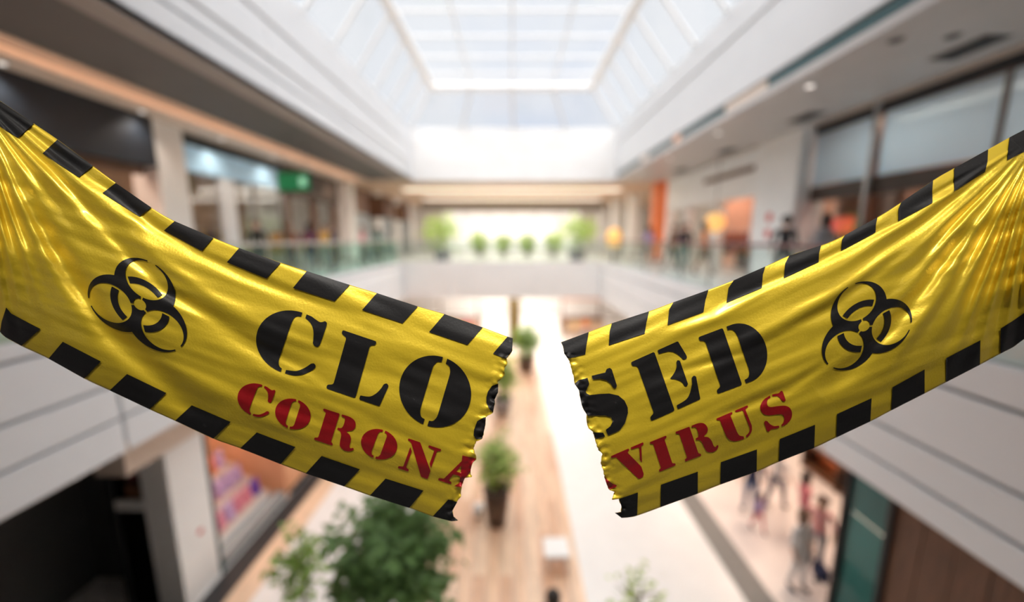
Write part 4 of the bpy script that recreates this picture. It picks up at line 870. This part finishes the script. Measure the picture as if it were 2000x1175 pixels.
def biohazard(cx, cy, ex, ey, parent, side):
    def X(p): return (cx + ex[0] * p[0] + ey[0] * p[1], cy + ex[1] * p[0] + ey[1] * p[1])
    axes = [90, 210, 330]
    def circ_pt_on_offset(c, r, axis, off, farther):
        # intersection of a circle centred c along 'axis' with the line parallel to axis at lateral offset off; returned in axis frame
        s = math.sqrt(max(0, r * r - off * off)); return (c + s if farther else c - s, off)
    def tow(axis, p):
        a = math.radians(axis); return (p[0] * math.cos(a) - p[1] * math.sin(a), p[0] * math.sin(a) + p[1] * math.cos(a))
    def arc_pts(axis, c, r, p, q, ccw, n=30):
        a0 = math.atan2(p[1], p[0] - c); a1 = math.atan2(q[1], q[0] - c)
        if ccw and a1 < a0: a1 += 2 * PI
        if not ccw and a1 > a0: a1 -= 2 * PI
        return [tow(axis, (c + r * math.cos(a0 + (a1 - a0) * i / n), r * math.sin(a0 + (a1 - a0) * i / n))) for i in range(n + 1)]
    # outer circles r15 at 11, inner circles r10.5 at 15, hub r3
    a60 = math.radians(60); b = 11 * math.cos(a60); ro = b + math.sqrt(b * b - 121 + 225)
    mid_i = (ro * math.cos(a60), ro * math.sin(a60)); mid_j = (mid_i[0], -mid_i[1])
    for i in range(3):
        A, Bx = axes[i], axes[i] + 120
        pts = []
        pts += arc_pts(A, 11, 15, circ_pt_on_offset(11, 15, A, 2.0, True), mid_i, True)
        pts += arc_pts(Bx, 11, 15, mid_j, circ_pt_on_offset(11, 15, Bx, -2.0, True), True)
        pts += arc_pts(Bx, 15, 10.45, circ_pt_on_offset(15, 10.45, Bx, -2.0, True), circ_pt_on_offset(15, 10.45, Bx, -.5, False), False)
        pts += arc_pts(Bx, 0, 3.1, circ_pt_on_offset(0, 3.1, Bx, -.5, True), (3.1 * math.cos(-2 * a60), 3.1 * math.sin(-2 * a60)), False, 10)[:1]
        h0 = math.degrees(math.atan2(-.5, 3.06)) + Bx; h1 = math.degrees(math.atan2(.5, 3.06)) + A
        pts += [(3.1 * math.cos(math.radians(h0 + (h1 - h0) * k / 12)), 3.1 * math.sin(math.radians(h0 + (h1 - h0) * k / 12))) for k in range(13)]
        pts += arc_pts(A, 15, 10.45, circ_pt_on_offset(15, 10.45, A, .5, False), circ_pt_on_offset(15, 10.45, A, 2.0, True), False)
        o = print_poly('symbol_blade', [X(p) for p in pts], 'ink_black', parent, side); o['label'] = 'black curved blade of the biohazard symbol'
        # ring piece inside the inner circle: radii 11..14.5 limited to circle r 9.4 at 15
        def lim(r): return math.degrees(math.acos((r * r + 225 - 9.4 ** 2) / (2 * 15 * r)))
        l1, l2 = lim(11), lim(14.5)
        ring = [tow(A, q) for q in arc(0, 0, 14.5, 14.5, -l2, l2, 24)] + [tow(A, q) for q in arc(0, 0, 11, 11, l1, -l1, 24)]
        o = print_poly('symbol_ring', [X(p) for p in ring], 'ink_black', parent, side); o['label'] = 'black ring arc of the biohazard symbol'
DASH_L = [[(-60, 157), (66, 241), (35, 269), (0, 247), (-60, 205)], [(112, 272.4), (181.6, 323.6), (154, 346), (83, 299.4)], [(226, 357), (295.6, 405), (272, 422.4), (200, 376.6)], [(341, 431.5), (416.5, 464), (394, 490), (320, 450)],
          [(467, 484), (548, 513), (520, 543.5), (443, 512)], [(599, 529), (683, 556), (653, 588), (572, 562)], [(736, 572), (816, 598), (786, 631), (707, 605)], [(868, 613), (943, 639), (913, 673), (838, 648)], [(991, 657), (1001.6, 660), (1001, 675), (1000, 686), (989, 699), (987, 700), (963, 690)],
          [(12, 600), (22, 612), (48, 626), (79, 642), (42, 675), (10.5, 658), (0, 648), (3, 628)], [(122.5, 667), (197, 705.5), (164.5, 739), (94.5, 700)], [(248, 730), (325, 767), (292, 799), (214, 762)], [(374.5, 791), (450.5, 823.5), (417, 856), (342, 821)],
          [(501.5, 844), (577, 872.5), (548, 906), (469, 875)], [(628, 890), (703, 916), (672, 949.5), (597, 924)], [(753, 934), (827, 957.5), (799.5, 991.5), (722.5, 967)], [(875.5, 975), (893, 980), (883.6, 997), (886, 1008), (895, 1016), (882, 1017.5), (845, 1008)]]
DASH_R = [[(1096, 668), (1150, 648), (1146, 670), (1143, 691.5), (1109, 700), (1102, 690), (1100, 677)], [(1195, 631), (1268, 607.5), (1263, 628), (1259, 651), (1189, 674), (1191, 646)], [(1315, 590), (1384, 565.5), (1378, 585), (1374, 609), (1304, 634.5), (1307, 604)],
          [(1433, 547), (1495, 520), (1490, 536), (1488, 562), (1419, 591), (1423, 562)], [(1541.5, 499), (1604, 479), (1600, 494), (1599, 511), (1531, 543), (1534, 513)], [(1650, 459), (1714, 424), (1711, 438), (1710, 453.5), (1643, 489.5), (1645, 467)],
          [(1760, 395), (1822.5, 352), (1821, 372), (1821.5, 395.5), (1755, 431.5), (1755, 408)], [(1864, 328), (1930, 291.5), (1929, 315), (1924, 336), (1864, 373)], [(1972, 268), (2060, 222), (2060, 268), (2000, 296), (1967.5, 312.5)],
          [(1209, 974), (1246, 961), (1244.5, 1006), (1228, 1010), (1214, 1011), (1201, 1001), (1213, 1000), (1214, 989)], [(1291, 946), (1363, 920.5), (1363, 963.5), (1290, 990)], [(1408, 902), (1478.5, 877), (1478, 920.5), (1407, 946)], [(1523, 857), (1592, 829), (1590.5, 874), (1521, 901.5)],
          [(1635, 808), (1702.5, 777), (1700, 822.5), (1633.5, 854)], [(1743, 756), (1806, 721), (1806, 768), (1741, 801)], [(1848, 699), (1915, 664), (1914, 712), (1848, 746)], [(1954.5, 641), (1977, 627), (2000, 611), (2050, 575), (2050, 632), (2000, 662), (1979, 677.5), (1954.5, 690)]]
bl_ = banner('l'); br_ = banner('r')
for d_ in DASH_L: print_poly('hem_dash', d_, 'ink_black', bl_, 'l', 3 if min(p[0] for p in d_) < 120 or max(p[0] for p in d_) > 890 else 5, .0022)['label'] = 'black hem dash'
for d_ in DASH_R: print_poly('hem_dash', d_, 'ink_black', br_, 'r', 3 if max(p[0] for p in d_) > 1850 or min(p[0] for p in d_) < 1220 else 5, .0022)['label'] = 'black hem dash'
biohazard(273, 594, (3.89, 2.04), (.885, -3.15), bl_, 'l')
biohazard(1688, 636, (3.51, -1.755), (-.96, -3.08), br_, 'r')
bk, rd = 'large black', 'small red'
letter('C', (484, 701), (522, 590), (614, 745), bk, 'ink_black', bl_, 'l', 1.0)
letter('L', (637, 758), (669, 644), (741, 793), bk, 'ink_black', bl_, 'l', .97)
letter('O', (764, 802), (801, 677), (899, 851), bk, 'ink_black', bl_, 'l', 1.04)
for o_ in ([(973, 749), (973, 765), (966, 780), (967, 785), (963, 805), (955, 797), (950, 786), (950, 775), (953, 764), (961, 753)], [(944, 815), (949, 814), (948, 828), (945, 843), (942, 856), (930, 857), (925, 850), (926, 838), (932, 822)]):
    print_poly('letter', o_, 'ink_black', bl_, 'l', 3, .003)['label'] = 'torn remainder of a black stencil letter S'
letter('E', (1272, 822), (1232, 707), (1368, 779), bk, 'ink_black', br_, 'r', .96)
letter('D', (1402, 769), (1364, 658), (1514, 727), bk, 'ink_black', br_, 'r', 1.08)
# black S cut by the tear
print_poly('letter', [(1147.5, 737.5), (1151, 749), (1148, 756), (1144, 764), (1146, 768), (1152, 771), (1170, 769), (1190, 768), (1208, 772), (1220, 782), (1226, 795), (1226.5, 806), (1221, 825), (1210, 840), (1188, 850), (1183, 839), (1192, 832), (1197, 822), (1193, 814), (1182, 811), (1165, 811), (1148, 812), (1140, 800), (1136, 790), (1133.5, 778), (1131, 762), (1122, 749), (1130, 742)], 'ink_black', br_, 'r', 3, .003)['label'] = 'large black stencil letter S cut by the tear'
print_poly('letter', [(1155.5, 733.5), (1182, 727), (1185, 720), (1191, 718), (1195, 721), (1205, 753), (1203, 758), (1198, 757), (1193, 749), (1184, 742), (1172, 739), (1158, 741)], 'ink_black', br_, 'r', 3, .003)['label'] = 'large black stencil letter S, upper serif'
print_poly('letter', [(1158.5, 844), (1178, 844.5), (1182, 852), (1163, 856.5)], 'ink_black', br_, 'r', 3, .003)['label'] = 'large black stencil letter S, lower end'
letter('C', (455, 795), (476, 739), (524, 821), rd, 'ink_red', bl_, 'l', 1.0)
letter('O', (530, 823), (547, 770), (597, 846), rd, 'ink_red', bl_, 'l', 1.04)
letter('R', (613, 858), (632, 797), (689, 883), rd, 'ink_red', bl_, 'l', 1.06)
letter('O', (697, 881), (716, 829), (765, 905), rd, 'ink_red', bl_, 'l', 1.04)
letter('N', (778, 914), (799, 856), (841, 935), rd, 'ink_red', bl_, 'l', .98)
letter('A', (859, 938), (881, 881), (904, 953), rd, 'ink_red', bl_, 'l', .62)
print_poly('letter', [(903, 889), (930, 895), (923, 903), (920, 912), (919, 921), (908, 933), (904, 942), (901, 951), (887, 949), (898, 942), (899, 930), (883, 925), (886, 919), (900, 923)], 'ink_red', bl_, 'l', 3, .003)['label'] = 'torn bold stroke of the small red stencil letter A'
letter('V', (1215, 947), (1196, 889), (1275, 921), rd, 'ink_red', br_, 'r', .94)
letter('I', (1288, 921), (1269, 863), (1320, 908), rd, 'ink_red', br_, 'r', .52)
letter('R', (1338.5, 901), (1319, 843), (1405, 876), rd, 'ink_red', br_, 'r', 1.06)
letter('U', (1420, 869), (1399, 817), (1481, 843), rd, 'ink_red', br_, 'r', 1.0)
letter('S', (1497, 843), (1477, 784), (1552, 821), rd, 'ink_red', br_, 'r', .85)
print_poly('letter', [(1180, 930), (1186, 936), (1196, 944), (1205, 947), (1203, 951), (1196, 953), (1190, 955), (1185, 946)], 'ink_red', br_, 'r', 3, .003)['label'] = 'torn red remnant at the ripped edge'

# posts and cords that hold the banners
for s, lab in ((-1, 'steel post on the near floor tied to the CORONA half'), (1, 'steel post on the near floor tied to the VIRUS half')):
    x = s * 1.66; t = thing('barrier_post', lab, 'post', (x, .90, L2))
    obj('base', lathe([(.13, 0), (.13, .02), (.03, .04)], (x, .90, L2)), 'steel', t)
    obj('pole', cyl((x, .90, L2 + .03), (x, .90, L2 + 1.95), .022), 'steel', t); obj('cap', lathe([(.03, 1.94), (.03, 1.97), (.01, 1.99)], (x, .90, L2)), 'dark', t)
    ends = ((-88, 150, 1.78), (-88, 340, 1.45), (-88, 535, 1.15)) if s < 0 else ((2088, 215, 1.72), (2088, 390, 1.42), (2088, 575, 1.1))
    for (u, v, h) in ends:
        o = obj('tie_cord', cyl(at(u, v, depth(u, v, 'l' if s < 0 else 'r')), (x, .90, L2 + h), .004, n=6), 'white', t)
# unseen spotlights added over the near bridge to light the banners
for x in (-.9, .9):
    p = Vector((x, -.45, CE + .42)); tgt = at(1000 + (-420 if x < 0 else 420), 640)
    t = thing('added_spotlight', 'added black spotlight aimed at the banners from the near ceiling', 'spotlight', (x, -.45, CE + .5), 'added spotlights for the banners')
    obj('stem', cyl((x, -.45, CE + .38), (x, -.45, CE + .5), .015), 'dark', t)
    dirv = (tgt - p).normalized(); h0 = p - Vector((0, 0, .06))
    obj('head', cyl(h0 - dirv * .1, h0 + dirv * .06, .05, .065, 16), 'dark', t)
    ld = bpy.data.lights.new('spot_beam', 'SPOT'); lo_ = bpy.data.objects.new('spot_beam', ld); C.objects.link(lo_); lo_.parent = t
    ld.energy = 450; ld.spot_size = math.radians(56); ld.spot_blend = 1.0; ld.shadow_soft_size = .06; ld.color = (1, .95, .88)
    lo_.location = (h0 + dirv * .08) - t.location; lo_.rotation_euler = dirv.to_track_quat('-Z', 'Y').to_euler()
